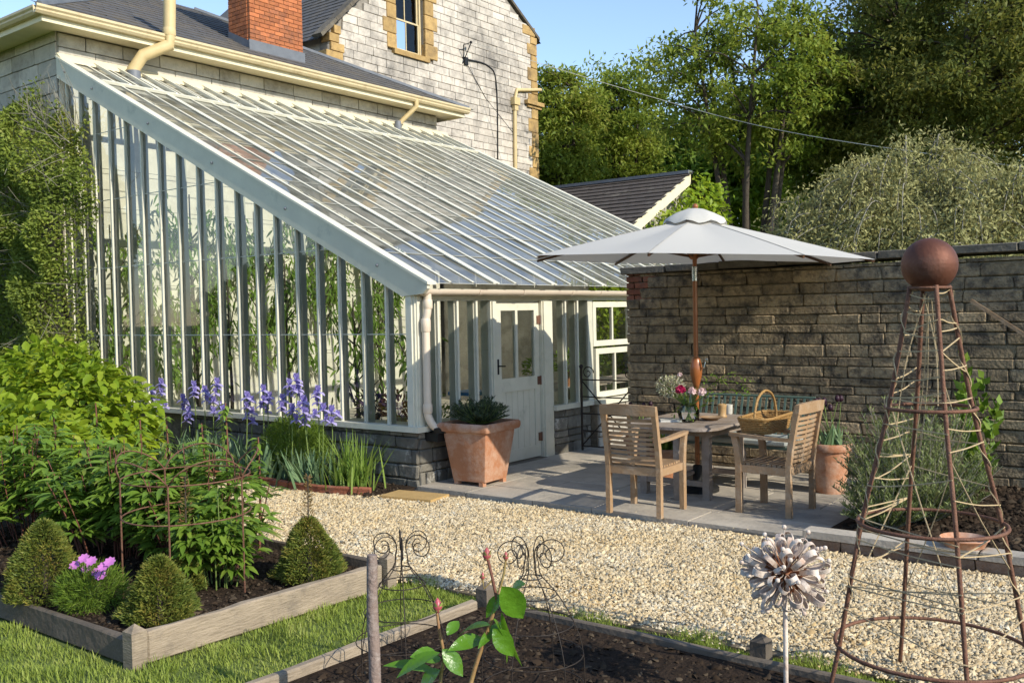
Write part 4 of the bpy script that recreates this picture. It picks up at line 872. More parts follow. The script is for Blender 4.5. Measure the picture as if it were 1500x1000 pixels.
# ------------------------------------------------------------------ parasol
UC = Vector((2.62, 1.25, .0))
UM = thing('parasol', 'large off white octagonal garden parasol with wooden pole through the table', 'parasol', (UC.x, UC.y, .042))
tilt = Matrix.Rotation(R(2.4), 3, 'Y'); hubz = 2.46
def ut(v): return tilt @ Vector(v)+Vector((UC.x, UC.y, hubz))
UR, top = 1.68, .28; a_off = R(14)
def canp(rad, a, sag=True):
    k = rad/UR; d = abs(((math.degrees(a-a_off)+22.5) % 45)-22.5)/22.5
    rr = rad*(math.cos(R(22.5))/math.cos(R(22.5)-R(22.5)*d) if True else 1)
    z = top*(1-k)-.13*k+.008*math.sin(k*3.14)-.03*math.sin(k*3.14)*d
    return ut((rr*math.cos(a), rr*math.sin(a), z))
for k in range(8):
    mb = MB(); V = []; n1, n2 = 8, 6
    for i in range(n1+1):
        for j in range(n2+1): V.append(canp(.16+(UR-.16)*i/n1, a_off+R(45)*k+R(45)*j/n2))
    mb.add(V, [(i*(n2+1)+j, i*(n2+1)+j+1, (i+1)*(n2+1)+j+1, (i+1)*(n2+1)+j) for i in range(n1) for j in range(n2)]); mb.build('canopy_panel', 'parasol_cloth', UM, smooth=True)
for k in range(8):
    a = a_off+R(45)*k; mb = MB(); q = [canp(.3+(UR-.3)*i/10, a)+Vector((0, 0, .003)) for i in range(11)]; sv = Vector((-math.sin(a), math.cos(a), 0))*.009
    mb.add([v for p in q for v in (p-sv, p+sv)], [(2*i, 2*i+1, 2*i+3, 2*i+2) for i in range(10)]); mb.build('seam', 'parasol_seam', UM)
mb = MB(); V = []; n2 = 32
for i, (rr, zz) in enumerate(((.31, top-.055), (.29, top-.02), (.19, top+.045), (.08, top+.085), (.0, top+.095))):
    for j in range(n2): a = 2*math.pi*j/n2; V.append(ut((rr*math.cos(a), rr*math.sin(a), zz+(.018*math.cos(8*(a-a_off)) if i < 2 else 0))))
mb.add(V, [(i*n2+j, i*n2+(j+1) % n2, (i+1)*n2+(j+1) % n2, (i+1)*n2+j) for i in range(4) for j in range(n2)]); mb.build('vent_cap', 'parasol_cloth', UM, smooth=True)
for k in range(8):
    a = a_off+R(45)*k; q = [canp(.05+(UR-.06)*i/6, a)-Vector((0, 0, .02)) for i in range(7)]
    mb = MB(); [mb.beam(q[i], q[i+1], .018, .022) for i in range(6)]; rib = mb.build('rib', 'dark_rib', UM)
    mb = MB(); mb.beam(ut((.05*math.cos(a), .05*math.sin(a), -.1)), q[3]-Vector((0, 0, .012)), .016, .018); mb.build('strut', 'dark_rib', rib)
pt0 = ut((0, 0, top+.1)); pj = Vector((UC.x, UC.y, 2.2))
mb = MB(); mb.tube([(UC.x, UC.y, .05), (UC.x, UC.y, 1.25), (UC.x, UC.y, 2.13)], .024, 12); pole = mb.build('pole', 'parasol_wood', UM, smooth='auto')
mb = MB(); mb.tube([pj+Vector((0, 0, .05)), ut((0, 0, top+.06))], .022, 12); mb.build('upper_pole', 'parasol_wood', UM, smooth='auto')
mb = MB(); mb.tube([(UC.x, UC.y, 2.12), (UC.x, UC.y, 2.26)], .027, 12); mb.build('tilt_joint', 'chrome', UM, smooth='auto')
mb = MB(); mb.lathe([(.025, 0), (.035, .04), (.056, .12), (.062, .18), (.055, .24), (.04, .29), (.026, .31)], 14, (UC.x, UC.y, 1.06)); ch = mb.build('crank_housing', 'parasol_wood', UM, smooth=True)
mb = MB(); mb.tube([(UC.x+.06, UC.y, 1.26), (UC.x+.1, UC.y-.02, 1.265), (UC.x+.12, UC.y-.02, 1.33)], .008, 6); mb.sph((UC.x+.125, UC.y-.02, 1.345), .018, 8, 5); mb.build('crank', 'chrome', ch)
mb = MB(); mb.lathe([(.03, 0), (.06, .03), (.075, .08), (.04, .11)], 12, ut((0, 0, -.13))); mb.build('hub', 'parasol_wood', UM, smooth='auto')
mb = MB(); mb.sph(ut((0, 0, top+.11)), .03, 8, 6); mb.build('finial', 'parasol_wood', UM, smooth=True)
mb = MB(); mb.lathe([(.21, 0), (.21, .04), (.16, .08), (.05, .09), (.045, .25), (.03, .26)], 20, (UC.x, UC.y, .042)); mb.build('base', 'black_metal', UM, smooth='auto')

# ------------------------------------------------------------------ bench against the wall
BN = thing('garden_bench', 'green metal slatted bench with a pale cushion against the garden wall', 'bench', (2.7, 2.0, .042))
bx0, bx1 = 1.95, 3.45
for k in range(5): mb = MB(); mb.bb((bx0, 1.62+k*.1, .45), (bx1, 1.69+k*.1, .47)); mb.build('seat_slat', 'green_paint', BN)
n = 22
for k in range(n): x = bx0+.04+(bx1-bx0-.08)*k/(n-1); mb = MB(); mb.beam((x, 2.12, .5), (x, 2.24, .9), .022, .01, (0, -1, .2)); mb.build('back_slat', 'green_paint', BN)
for (z, y) in ((.5, 2.13), (.91, 2.255)): mb = MB(); mb.tube([(bx0, y, z), (bx1, y, z)], .014, 8); mb.build('back_rail', 'green_paint', BN)
for x in (bx0+.02, bx1-.02):
    for y in (1.6, 2.13): mb = MB(); mb.tube([(x, y, .042), (x, y, .44)], .014, 8); mb.build('leg', 'green_paint', BN)
    mb = MB(); mb.tube(pts_along([(x, 1.6, .45), (x, 1.58, .6), (x, 1.64, .66), (x, 2.1, .67), (x, 2.2, .72)], 12), .012, 6); mb.build('armrest', 'green_paint', BN, smooth=True)
mb = MB(); mb.ext(rrect(1.42, .5, .05), 0, .07); cs = MB(); me = cham('seat_cushion', 'cushion', (.02, .06, .3), .0, 3); cu = place(me, 'seat_cushion', None, (2.7, 1.84, .508), (1.4, .46, .075)); tag(cu, 'pale grey green cushion lying along the seat of the bench', 'cushion')

# ------------------------------------------------------------------ pots
def pot(name, label, loc, r0, r1, h, rim=.03, m='terracotta', group=None, n=24):
    t = thing(name, label, 'plant pot', loc, group)
    x, y, z = loc
    mb = MB(); mb.lathe([(r0, 0), (r1*.97, h*.84), (r1*1.06, h*.845), (r1*1.1, h*.87), (r1*1.1, h*.98), (r1*1.06, h), (r1*.95, h), (r1*.93, h*.88), (r1*.9, h*.86)], n, loc); mb.build('body', m, t, smooth='auto')
    mb = MB(); mb.lathe([(0, h*.9), (r1*.94, h*.9)], n, loc); mb.build('compost', 'soil', t); return t
SP = thing('square_planter', 'large square tapered terracotta planter on feet beside the glasshouse door', 'planter', (.47, .46, .042))
def sqring(s, z, cx_=.47, cy_=.46, a=R(4)):
    q = [Matrix.Rotation(a, 3, 'Z') @ Vector((x, y, 0)) for x, y in rrect(2*s, 2*s, .02, 2)]; return [(v.x+cx_, v.y+cy_, z) for v in q]
prof = [(.205, .085), (.21, .1), (.272, .56), (.275, .6), (.315, .615), (.325, .64), (.325, .68), (.31, .7), (.285, .7), (.28, .62)]
mb = MB(); V = [v for s, z in prof for v in sqring(s, z)]; nn = len(sqring(1, 0)); mb.add(V, [(i*nn+j, i*nn+(j+1) % nn, (i+1)*nn+(j+1) % nn, (i+1)*nn+j) for i in range(len(prof)-1) for j in range(nn)]+[tuple(range(nn))]); mb.build('body', 'terracotta', SP, smooth='auto')
mb = MB(); mb.add(sqring(.283, .65), [tuple(range(nn))]); mb.build('compost', 'soil', SP)
for sx in (-1, 1):
    for sy in (-1, 1): mb = MB(); mb.box((.47+sx*.17, .46+sy*.17, .065), (.055, .055, .045)); mb.build('foot', 'terracotta', SP)
rp = pot('terracotta_pot', 'round terracotta pot of dark tulips standing by the garden wall', (3.74, 1.84, .042), .14, .185, .48)
bp1 = pot('terracotta_pot', 'terracotta pot of strappy leaves standing behind the table', (2.05, 1.62, .042), .12, .17, .34)
bp2 = pot('terracotta_pot', 'small terracotta pot with dark tulips at the end of the bench', (1.55, 2.0, .042), .13, .18, .38)
sc0 = gz(1420, 790, .15); mb = MB(); mb.lathe([(.0, .0), (.13, 0), (.155, .05), (.165, .055), (.16, .062), (.125, .02), (0, .02)], 24, (sc0[0], -.12, .136)); o = mb.build('terracotta_saucer', 'terracotta', smooth='auto', org=(sc0[0], -.12, .136)); tag(o, 'shallow terracotta saucer lying on the stone kerb', 'saucer')

# ------------------------------------------------------------------ things on the table
tz = .042+TH
VS = thing('flower_vase', 'round glass vase of peonies and leafy stems on the table', 'vase', (2.63, 1.06, tz))
vx, vy = 2.63, 1.06
mb = MB(); mb.lathe([(0.0, .0), (.045, .0), (.085, .02), (.105, .07), (.1, .12), (.075, .165), (.078, .18)], 24, (vx, vy, tz)); mb.build('glass_bowl', 'glass_clear', VS, smooth='auto')
g = np.random.default_rng(4); mb = MB()
for k in range(22):
    a = g.uniform(0, 6.28); r_ = g.uniform(.05, .22); mb.tube([(vx-.03*math.cos(a), vy-.03*math.sin(a), tz+.02), (vx+.03*math.cos(a), vy+.03*math.sin(a), tz+.16), (vx+r_*math.cos(a), vy+r_*math.sin(a), tz+g.uniform(.24, .34))], .004, 4)
mb.build('stems', 'stem_green', VS)['kind'] = 'stuff'
def bloom(c, r_, mtl, parent, n=46, name='bloom', seed=0):
    g = np.random.default_rng(seed); d = rdir(n, g); d[:, 2] = np.abs(d[:, 2])*.9-.25; d = nrm(d); up = rdir(n, g)
    P = np.array(c)+d*r_*.35; T = nrm(np.cross(np.cross(d, up), d)); Vb, Fb = leaves(P-T*r_*.45, T+d*.45, d, r_*1.05, r_*1.0, fold=-.5, big=True); return npobj(name, Vb, Fb, mtl, parent)
cr = lambda px, py, y: gy(px, py, y)
bloom(cr(997, 571, vy-.1), .06, 'petal_red', VS, seed=1); bloom(cr(1014, 573, vy-.08), .05, 'petal_pink', VS, seed=2); bloom(cr(1028, 574, vy-.02), .055, 'petal_pink', VS, seed=3); bloom(cr(996, 549, vy), .032, 'petal_pink', VS, 24, seed=4)
# frothy pale filler and arching leafy sprays
def spray(pts, n, L, W, mtl, parent, seed, spread=.02, name='leafy_spray', big=False):
    g = np.random.default_rng(seed); q = np.array(pts_along(pts, n)); T = nrm(np.gradient(q, axis=0)); s = np.where(np.arange(len(q)) % 2, 1, -1)[:, None]; side = nrm(np.cross(T, g.normal([0, 0, 1], .25, q.shape)))
    return leaves(q+g.normal(0, spread*.2, q.shape), side*s+T*.7+g.normal(0, .2, q.shape), g.normal([0, 0, 1], .35, q.shape), L*g.uniform(.7, 1.15, len(q)), W*g.uniform(.8, 1.1, len(q)), droop=.15, big=big)
Y0 = vy; vf = []
for k, (ps) in enumerate([[(1030, 590), (1050, 563), (1076, 551), (1100, 556)], [(1030, 588), (1042, 566), (1058, 552), (1073, 545)], [(1034, 585), (1056, 575), (1074, 572), (1092, 580)], [(1025, 585), (1033, 560), (1044, 550), (1060, 560)], [(1012, 600), (1002, 590), (992, 600), (985, 612)], [(1005, 590), (1000, 580), (1010, 600), (1016, 612)], [(1010, 590), (1022, 596), (1032, 592), (1042, 588)], [(1030, 575), (1055, 556), (1085, 562), (1096, 572)]]):
    vf.append(spray([gy(px, py, Y0+.03*math.sin(k*2)) for px, py in ps], 22, .06, .02, '', None, 30+k))
npobj('foliage', *cat_(*vf), 'bouquet_leaf', VS)
P, d = blob(520, gy(982, 566, Y0), (.15, .09, .11), .2, np.random.default_rng(9)); npobj('filler_flowers', *leaves(P, d+rdir(520)*.5, rdir(520), .024, .016), 'flower_mix', VS)
mb = MB()
for k in range(10): mb.tube([(vx, vy, tz+.15), tuple(gy(982+random.uniform(-18, 18), 566+random.uniform(-12, 12), Y0))], .003, 4)
mb.build('filler_stems', 'stem_green', VS)['kind'] = 'stuff'
c = gz(1058, 611, tz); CJ = thing('candle_holder', 'turned tan candle holder with metal spike beside the flower vase', 'candle holder', tuple(c))
mb = MB(); mb.lathe([(.045, 0), (.05, .01), (.045, .02), (.04, .03), (.042, .1), (.047, .115), (.045, .13), (.02, .14)], 16, c); mb.build('body', 'candle', CJ, smooth='auto'); mb = MB(); mb.tube([c+np.array([0, 0, .14]), c+np.array([0, 0, .185])], .008, 6); mb.build('spike', 'chrome', CJ)
c = gz(1068, 606, tz); mb = MB(); mb.lathe([(.032, 0), (.036, .01), (.038, .1), (.035, .1), (.032, .02), (0, .015)], 16, c); o = mb.build('beaker', 'ceramic', smooth='auto', org=tuple(c)); tag(o, 'small speckled cream beaker behind the candle holder', 'beaker')
c = gz(983, 617, tz); BK = thing('paperback_book', 'thin white book lying flat on the table edge', 'book', tuple(c))
Rm = Matrix.Rotation(R(30), 3, 'Z'); mb = MB(); mb.box(Vector(c)+Vector((0, 0, .013)), (.2, .14, .018), Rm); mb.build('pages', 'paper', BK); mb = MB(); mb.box(Vector(c)+Vector((0, 0, .002)), (.21, .15, .003), Rm); mb.box(Vector(c)+Vector((0, 0, .0245)), (.21, .15, .003), Rm); mb.build('cover', 'ceramic', BK)
c = gz(1020, 612, tz); mb = MB(); mb.lathe([(.05, 0), (.11, .03), (.115, .035), (.1, .03), (.04, .01), (0, .01)], 20, (2.75, 1.3, tz)); o = mb.build('wooden_dish', 'teak', smooth='auto', org=(2.75, 1.3, tz)); tag(o, 'shallow brown dish behind the glass vase', 'dish')

# ------------------------------------------------------------------ wicker basket
bc = Vector((3.5, .86, .735)); BSK = thing('wicker_basket', 'shallow golden wicker basket with hoop handle resting on the chair arms', 'basket', bc, rz=R(4))
bw, bd, bh = .25, .3, .13
def ringp(k, z): f_ = 1+.16*z/bh; return [(x*f_, y*f_, z) for x, y in rrect(bw, bd*2, .06, 3)]
for k in range(8):
    z = .008+k*.016; q = ringp(k, z); n = len(q); pts = []
    for i in range(n):
        a, c = Vector(q[i]), Vector(q[(i+1) % n]); m_ = max(1, int((c-a).length/.025))
        for j in range(m_): pts.append(a.lerp(c, j/m_))
    pts = [p*(1)+Vector((p.x, p.y, 0)).normalized()*(.006 if (i+k) % 2 else -.002) for i, p in enumerate(pts)]
    mb = MB(); mb.tube(pts+[pts[0]], .0085, 5, cap=False); mb.build('weave_row', 'wicker', BSK, local=True, smooth=True)
mb = MB(); q = [Vector(p) for p in ringp(0, .135)]; mb.tube(q+[q[0]], .014, 6, cap=False); mb.build('rim', 'wicker', BSK, local=True, smooth=True)
mb = MB(); mb.ext([(x, y) for x, y, z in ringp(0, 0)], 0, .008); mb.build('basket_floor', 'wicker', BSK, local=True)
mb = MB(); mb.tube(pts_along([(0, -.29, .05), (0, -.29, .16), (0, -.2, .3), (0, 0, .36), (0, .2, .3), (0, .29, .16), (0, .29, .05)], 28), .012, 8); mb.build('handle', 'wicker', BSK, local=True, smooth=True)

# ------------------------------------------------------------------ rusted obelisk
oc = gz(1366, 1032, 0); ox, oy = oc[0], oc[1]; OBK = thing('garden_obelisk', 'rusty metal plant obelisk wound with twine and topped with a ball', 'obelisk', (ox, oy, .05))
th0 = R(85)+math.atan2(MC[0][1], MC[0][0]); lv_ = [(0.47, .03), (.415, .27), (.31, .84), (.185, 1.37), (.085, 1.925)]
def orad(z):
    for (r0, z0), (r1, z1) in zip(lv_[:-1], lv_[1:]):
        if z <= z1: t = (z-z0)/(z1-z0); return r0+(r1-r0)*t
    return lv_[-1][0]
def leg_pt(k, z): a = th0+k*math.pi/2; rr = orad(z); return Vector((ox+rr*math.cos(a), oy+rr*math.sin(a), z))
for k in range(4): mb = MB(); mb.tube(pts_along([leg_pt(k, z) for z in (.03, .27, .84, 1.37, 1.925)], 20), .0105, 7); mb.build('rod', 'rust', OBK, smooth=True)
for rr, z in lv_[1:4]: mb = MB(); mb.tube([(ox+(rr+.008)*math.cos(a), oy+(rr+.008)*math.sin(a), z) for a in np.linspace(0, 6.2832, 37)], .009, 6, cap=False); mb.build('ring', 'rust', OBK, smooth=True)
mb = MB(); mb.tube([(ox+.088*math.cos(a), oy+.088*math.sin(a), 1.915) for a in np.linspace(0, 6.2832, 25)], .007, 6, cap=False); mb.build('ring', 'rust', OBK, smooth=True)
mb = MB(); mb.sph((ox, oy, 2.02), .121, 32, 20); mb.build('ball', 'rust_ball', OBK, smooth=True)
r = random.Random(12); z = .35; k = 0; zz = [.45, .55, .68, .77, .9, 1.0, 1.12, 1.2, 1.3, 1.42, 1.55, 1.63, 1.72, 1.81, 1.89]
for i, z in enumerate(zz):
    for rep in range(3):
        k = r.randrange(4); nturn = r.choice((1, 1, 2)); pts = []
        zc = z
        for j in range(nturn+1):
            p = leg_pt(k+j, max(.1, min(1.91, zc))); c_ = Vector((ox, oy, p.z)); p = c_+(p-c_)*1.05
            if j: m_ = (pts[-1]+p)/2; m_.z -= r.uniform(.0, .012); pts.append(m_)
            pts.append(p); zc += r.uniform(-.11, .07)
        mb = MB(); mb.tube(pts_along(pts, 8*len(pts)), .0032, 4); mb.build('twine_strand', 'twine', OBK)
for k in range(4):     # twine winding down the rods and long diagonals
    pts = []
    for i in range(26): z = 1.9-i*.06; p = leg_pt(k, z); a = i*1.9; pts.append(p+Vector((math.cos(a), math.sin(a), 0))*.016)
    if k in (1, 3): mb = MB(); mb.tube(pts_along(pts, 90), .0032, 4); mb.build('twine_strand', 'twine', OBK)
    a_, b_ = leg_pt(k, r.uniform(1.0, 1.5)), leg_pt(k+1, r.uniform(.35, .7)); m_ = (a_+b_)/2+Vector((r.uniform(-.02, .02), r.uniform(-.02, .02), -.03)); mb = MB(); mb.tube(pts_along([a_, m_, b_], 10), .0032, 4); mb.build('twine_strand', 'twine', OBK)
for k in range(5):
    a_ = Vector((ox, oy, 0))+Vector((r.uniform(-.03, .03), r.uniform(-.03, .03), r.uniform(1.8, 1.9))); b_ = leg_pt(r.randrange(4), r.uniform(.8, 1.4)); b_ = b_.lerp(Vector((ox, oy, b_.z)), r.uniform(0, .5)); m_ = (a_+b_)/2+Vector((r.uniform(-.03, .03), r.uniform(-.03, .03), 0)); mb = MB(); mb.tube(pts_along([a_, m_, b_], 12), .003, 4); mb.build('twine_strand', 'twine', OBK)

# ------------------------------------------------------------------ metal flower-head ornament
sc_ = gz(1152, 1046, .05); hd = CAM+ray(1158, 852)*np.linalg.norm(sc_-CAM)/np.linalg.norm(ray(1152, 1046))*.965; hd = Vector((sc_[0], sc_[1], hd[2])) ; sc_ = Vector(sc_)
OR = thing('flower_ornament', 'weathered pale metal seed-head ornament on a tall rusty stake', 'garden ornament', sc_)
mb = MB(); mb.tube([sc_-Vector((0, 0, .02)), sc_+Vector((0, 0, .2)), hd], .011, 8); mb.build('stake', 'sculpt', OR, smooth=True)
mb = MB(); mb.sph(hd, .035, 12, 8); mb.build('core', 'sculpt_core', OR, smooth=True)
RR = .182
path = [(0, 0), (.45, .03), (.7, .11), (.88, .14), (1, .09), (1.03, 0), (.98, -.08), (.84, -.12), (.68, -.09), (.5, -.02)]
def petal_mesh(w_, seed):
    V = []; F = []
    q = pts_along([(x*RR, y*RR, 0) for x, y in path], 22)
    for p in q: ww = w_*(.35+.65*min(1, p.x/RR*1.3)); V += [(p.x, p.y, -ww), (p.x, p.y, ww)]
    k = len(V)
    for p, t in zip(q, [(q[min(i+1, 22)]-q[max(i-1, 0)]).normalized() for i in range(23)]): ww = w_*(.35+.65*min(1, p.x/RR*1.3)); o_ = Vector((-t.y, t.x, 0))*.003; V += [(p.x+o_.x, p.y+o_.y, -ww), (p.x+o_.x, p.y+o_.y, ww)]
    for i in range(22): a = 2*i; F += [(a, a+1, a+3, a+2), (k+a, k+a+2, k+a+3, k+a+1), (a, a+2, k+a+2, k+a), (a+1, k+a+1, k+a+3, a+3)]
    m_ = MB(); m_.add(V, F); me = m_.mesh('petal', 'sculpt', smooth='auto', fix=False); me.materials.append(MAT['sculpt_core'])
    for p_ in me.polygons: p_.material_index = 1 if p_.center.x < RR*.56 else 0
    return me
pm = [petal_mesh(w_, 0) for w_ in (.011, .0135, .0095)]
g = random.Random(3); nP = 72
for i in range(nP):
    z = 1-2*(i+.5)/nP; a = i*2.39996; d = Vector((math.sqrt(1-z*z)*math.cos(a), math.sqrt(1-z*z)*math.sin(a), z))
    if z < -.93: continue
    q = d.to_track_quat('X', 'Z').to_euler(); o = place(pm[i % 3], 'petal', OR, hd, (g.uniform(.82, 1.06),)*3); o.rotation_euler = (d.to_track_quat('X', 'Z') @ Matrix.Rotation(g.uniform(0, 6.28), 3, 'X').to_quaternion()).to_euler()
for i in range(26):
    d = Vector((g.gauss(0, 1), g.gauss(0, 1), g.gauss(.3, 1))).normalized(); l = RR*g.uniform(.98, 1.22); mb = MB(); mb.tube([hd, hd+d*l], .0025, 4); mb.sph(hd+d*l, .0105, 8, 6); mb.build('stamen', 'sculpt', OR, smooth='auto')

# ------------------------------------------------------------------ wire cloches, ring support, stake
def cloche(label, c, s=1.0, rot=0):
    t = thing('wire_cloche', label, 'cloche', c, 'wire cloches over the soil'); c = Vector(c)
    prof = [(.25, 0), (.245, .18), (.2, .33), (.12, .47), (.045, .56)]
    for k in range(6):
        a = rot+k*math.pi/3; d = Vector((math.cos(a), math.sin(a), 0))
        q = [c+d*r_*s+Vector((0, 0, z*s)) for r_, z in prof]+[c+d*.035*s+Vector((0, 0, .62*s))]+[c+d*(.105+.078*math.cos(math.pi-th)*(1-.09*th))*s+Vector((0, 0, (.665+.075*math.sin(th)*(1-.09*th))*s)) for th in np.linspace(-.2, 8.6, 22)]
        mb = MB(); mb.tube(pts_along(q, 70), .0028, 5); mb.build('wire', 'iron', t, smooth=True)
    for r_, z in ((.25, .02), (.245, .18), (.2, .33), (.12, .47), (.05, .55)): mb = MB(); mb.tube([c+Vector((r_*s*math.cos(a), r_*s*math.sin(a), z*s)) for a in np.linspace(0, 6.2832, 25)], .0028, 5, cap=False); mb.build('hoop', 'iron', t, smooth=True)
c1 = gz(592, 985, .05); c2 = gz(782, 1010, .05)
cloche('open wire bell cloche with scrolled top beside the leaning stake', c1, .96, .3); cloche('open wire bell cloche with scrolled top behind the red rose bud', c2, .98, .75)
hc = Vector(gz(278, 862, .09)); HP = thing('plant_support', 'rusty wire ring plant support with looped edge among the peonies', 'plant support', hc)
hr = .4
for z in (.5, .74): mb = MB(); mb.tube([hc+Vector((hr*math.cos(a), hr*math.sin(a), z)) for a in np.linspace(0, 6.2832, 31)], .005, 5, cap=False); mb.build('hoop', 'rust', HP, smooth=True)
for k in range(5): a = k*1.2566+.4; p = hc+Vector((hr*math.cos(a), hr*math.sin(a), 0)); mb = MB(); mb.tube([p+Vector((0, 0, -.05)), p+Vector((0, 0, .75))], .0055, 5); mb.build('leg', 'rust', HP)
for k in range(5):
    a0 = k*1.2566+.4; pts = []
    for i in range(13): t = i/12; a = a0+1.2566*t; h = .15*math.sin(math.pi*t)**.7; rr = hr+.35*h; pts.append(hc+Vector((rr*math.cos(a), rr*math.sin(a), .74+h)))
    mb = MB(); mb.tube(pts, .005, 5); mb.build('loop', 'rust', HP, smooth=True)
s0 = gz(549, 1060, .05); dist = np.linalg.norm((s0-CAM)); s1 = CAM+ray(545, 812)*(MC @ (s0-CAM))[2]
mb = MB(); mb.tube(pts_along([s0-np.array([0, 0, .1]), s0*.66+s1*.34+np.array([.006, 0, 0]), s0*.33+s1*.67-np.array([.004, 0, 0]), s1], 12), [.027]*4+[.026]*5+[.024]*3+[.022], 10); o = mb.build('wooden_stake', 'bark_stake', smooth='auto', org=tuple(s0)); tag(o, 'rough round bark covered wooden stake standing in the soil', 'stake')
# ------------------------------------------------------------------ lawn grass
def reg_lawn(g, n):
    P = np.stack([g.uniform(-4.5, 8, n), g.uniform(-8, -2.4, n)], 1); x, y = P.T
    b1 = (x < 2.26) & (y > -4.62) & (y < -2.71); b2 = (x > 3.2-(y+2.9)*-.03) & (y < -2.83)
    edge = y < -2.58+.14*np.clip((x-2.3)/1.5, 0, 1)+.04*np.sin(x*3)+.03*np.sin(x*11)
    return inframe(P[~b1 & ~b2 & edge])
g = np.random.default_rng(21); P = reg_lawn(g, 330000); P = np.concatenate([P, (lambda Q: Q[(Q[:, 1] > -2.84) & (Q[:, 0] > 2.3)])(reg_lawn(g, 500000))]); n = len(P)
P3 = np.concatenate([P, np.full((n, 1), -.032)], 1); tuft = .7+.5*np.sin(P[:, 0]*9+2*np.sin(P[:, 1]*7))*np.sin(P[:, 1]*8)
V, F = blades(P3, g.uniform(.035, .075, n)*np.clip(tuft, .5, 1.3), g.uniform(.003, .006, n), g.uniform(.1, .9, n), g.uniform(0, 6.283, n), seg=2)
o = npobj('grass', V, F, 'grass'); tag(o, 'short mown green grass of the lawn', 'grass', kind='stuff'); print('grass', n)

def plant(name, label, cat, loc, group=None): return thing(name, label, cat, tuple(loc), group)
def stems(parent, base, tips, r0, r1, mtl, name='stem', bend=.15, n=4, joined=True, seed=0):
    g = random.Random(seed); mb = MB()
    for bq, tq in zip(base, tips):
        bq, tq = Vector(bq), Vector(tq); m_ = bq.lerp(tq, .5)+Vector((g.uniform(-bend, bend), g.uniform(-bend, bend), 0))*(tq-bq).length*.5
        mb.tube(pts_along([bq, m_, tq], 5), list(np.linspace(r0, r1, 6)), n, cap=False)
    return mb.build(name, mtl, parent, smooth=True, fix=False)

# ------------------------------------------------------------------ climber on the house end
CL = plant('climber', 'dense twiggy evergreen climber covering the end wall of the house', 'climbing plant', (-8, -.3, 0))
g = np.random.default_rng(5); n = 120000
x = g.uniform(-11.5, -5.9, n); z = g.uniform(.0, 5.6, n); lump = .28*np.sin(x*2.3+1)*np.sin(z*1.9)+.2*np.sin(x*5+z*3)+.12*np.sin(z*7+x*2)
th = .55+lump*.75
xe_ = -6.35+.2*np.sin(z*2.2)+.14*np.sin(z*5.3+1); ze_ = 5.0+.18*np.sin(x*3)+.12*np.sin(x*8)-.25*np.clip(x+7.3, 0, 2)-.12*np.clip(-9-x, 0, 3)
k = (x < xe_+g.normal(0, .12, n)) & (z < ze_+g.normal(0, .15, n)); x, z, th = x[k], z[k], th[k]; n = len(x)
d = th*(1-np.abs(g.normal(0, .16, n)))*np.clip((xe_[k]-x)/.5+.35, .2, 1)*np.clip((ze_[k]-z)/.6+.3, .25, 1)
P = np.stack([x, -.03-d, z], 1); D = nrm(g.normal([.1, -.6, -.1], .8, (n, 3)))
npobj('foliage', *leaves(P, D, rdir(n, g), g.uniform(.05, .09, n), g.uniform(.025, .042, n)), 'climber', CL)
bs, ts = [], []
for i in range(150):
    xx = g.uniform(-10, -6.4); zz = g.uniform(1, 5); bs.append((xx, -.25, zz)); ts.append((xx+g.normal(0, .35), -.55-g.uniform(0, .35), zz+g.normal(.1, .4)))
for i in range(34):
    xx = g.uniform(-8.6, -6.2); bs.append((xx, -.2, 4.6)); ts.append((xx+g.normal(.15, .25), -.2-g.uniform(0, .3), 5.0+g.uniform(0, .6)))
stems(CL, bs, ts, .006, .003, 'bark_pale', 'twigs', .3)['kind'] = 'stuff'
mb = MB()
for xx in (-8.6, -7.6, -7.0): mb.tube(pts_along([(xx, -.08, 0), (xx+.1, -.12, 1.5), (xx-.1, -.14, 3), (xx+.05, -.12, 4.4)], 12), [.05]*5+[.04]*4+[.025]*4, 7)
mb.build('stem', 'bark', CL, smooth=True)

# ------------------------------------------------------------------ shrubs with broad leaves
def mound(name, label, cat, c, r, n, L, W, mtl, seed, stem_m='bark', lobes=16, up=.35, inner=.55, group=None, big=True, stem_n=14):
    g = np.random.default_rng(seed); t = plant(name, label, cat, (c[0], c[1], 0), group)
    P, d = blob(n, (0, 0, 0), (1, 1, 1), inner, g)
    dirs = rdir(lobes, g); amp = 1+.18*np.max(np.clip(d @ dirs.T-.55, 0, 1), axis=1)*2.6-.14
    P = P*amp[:, None]*np.array(r)+np.array(c); P[:, 2] = np.maximum(P[:, 2], .05+g.uniform(0, .1, n))
    D = nrm(d*np.array([1, 1, .5])+g.normal(0, .45, (n, 3))+np.array([0, 0, -up*.3])); N = nrm(d*.5+np.array([0, 0, 1.0])+g.normal(0, .35, (n, 3)))
    npobj('foliage', *leaves(P, D, N, L*g.uniform(.65, 1.2, n), W*g.uniform(.7, 1.15, n), droop=.2, big=big, fold=.3), mtl, t)
    tips = P[g.choice(n, stem_n)]; stems(t, [(c[0]+g.normal(0, .08), c[1]+g.normal(0, .08), 0) for _ in tips], tips, .012, .004, stem_m, 'branches', .15, seed=seed)['kind'] = 'stuff'
    return t
mound('golden_shrub', 'bright lime green broad leaved shrub in front of the glasshouse', 'shrub', (-4.6, -1.55, .6), (1.75, .8, .95), 5600, .15, .085, 'golden', 41)
mound('golden_shrub', 'bright lime green shrub spilling down beside the peonies and the climber', 'shrub', (-3.6, -2.7, .42), (1.5, .8, .62), 3600, .16, .09, 'golden', 42)
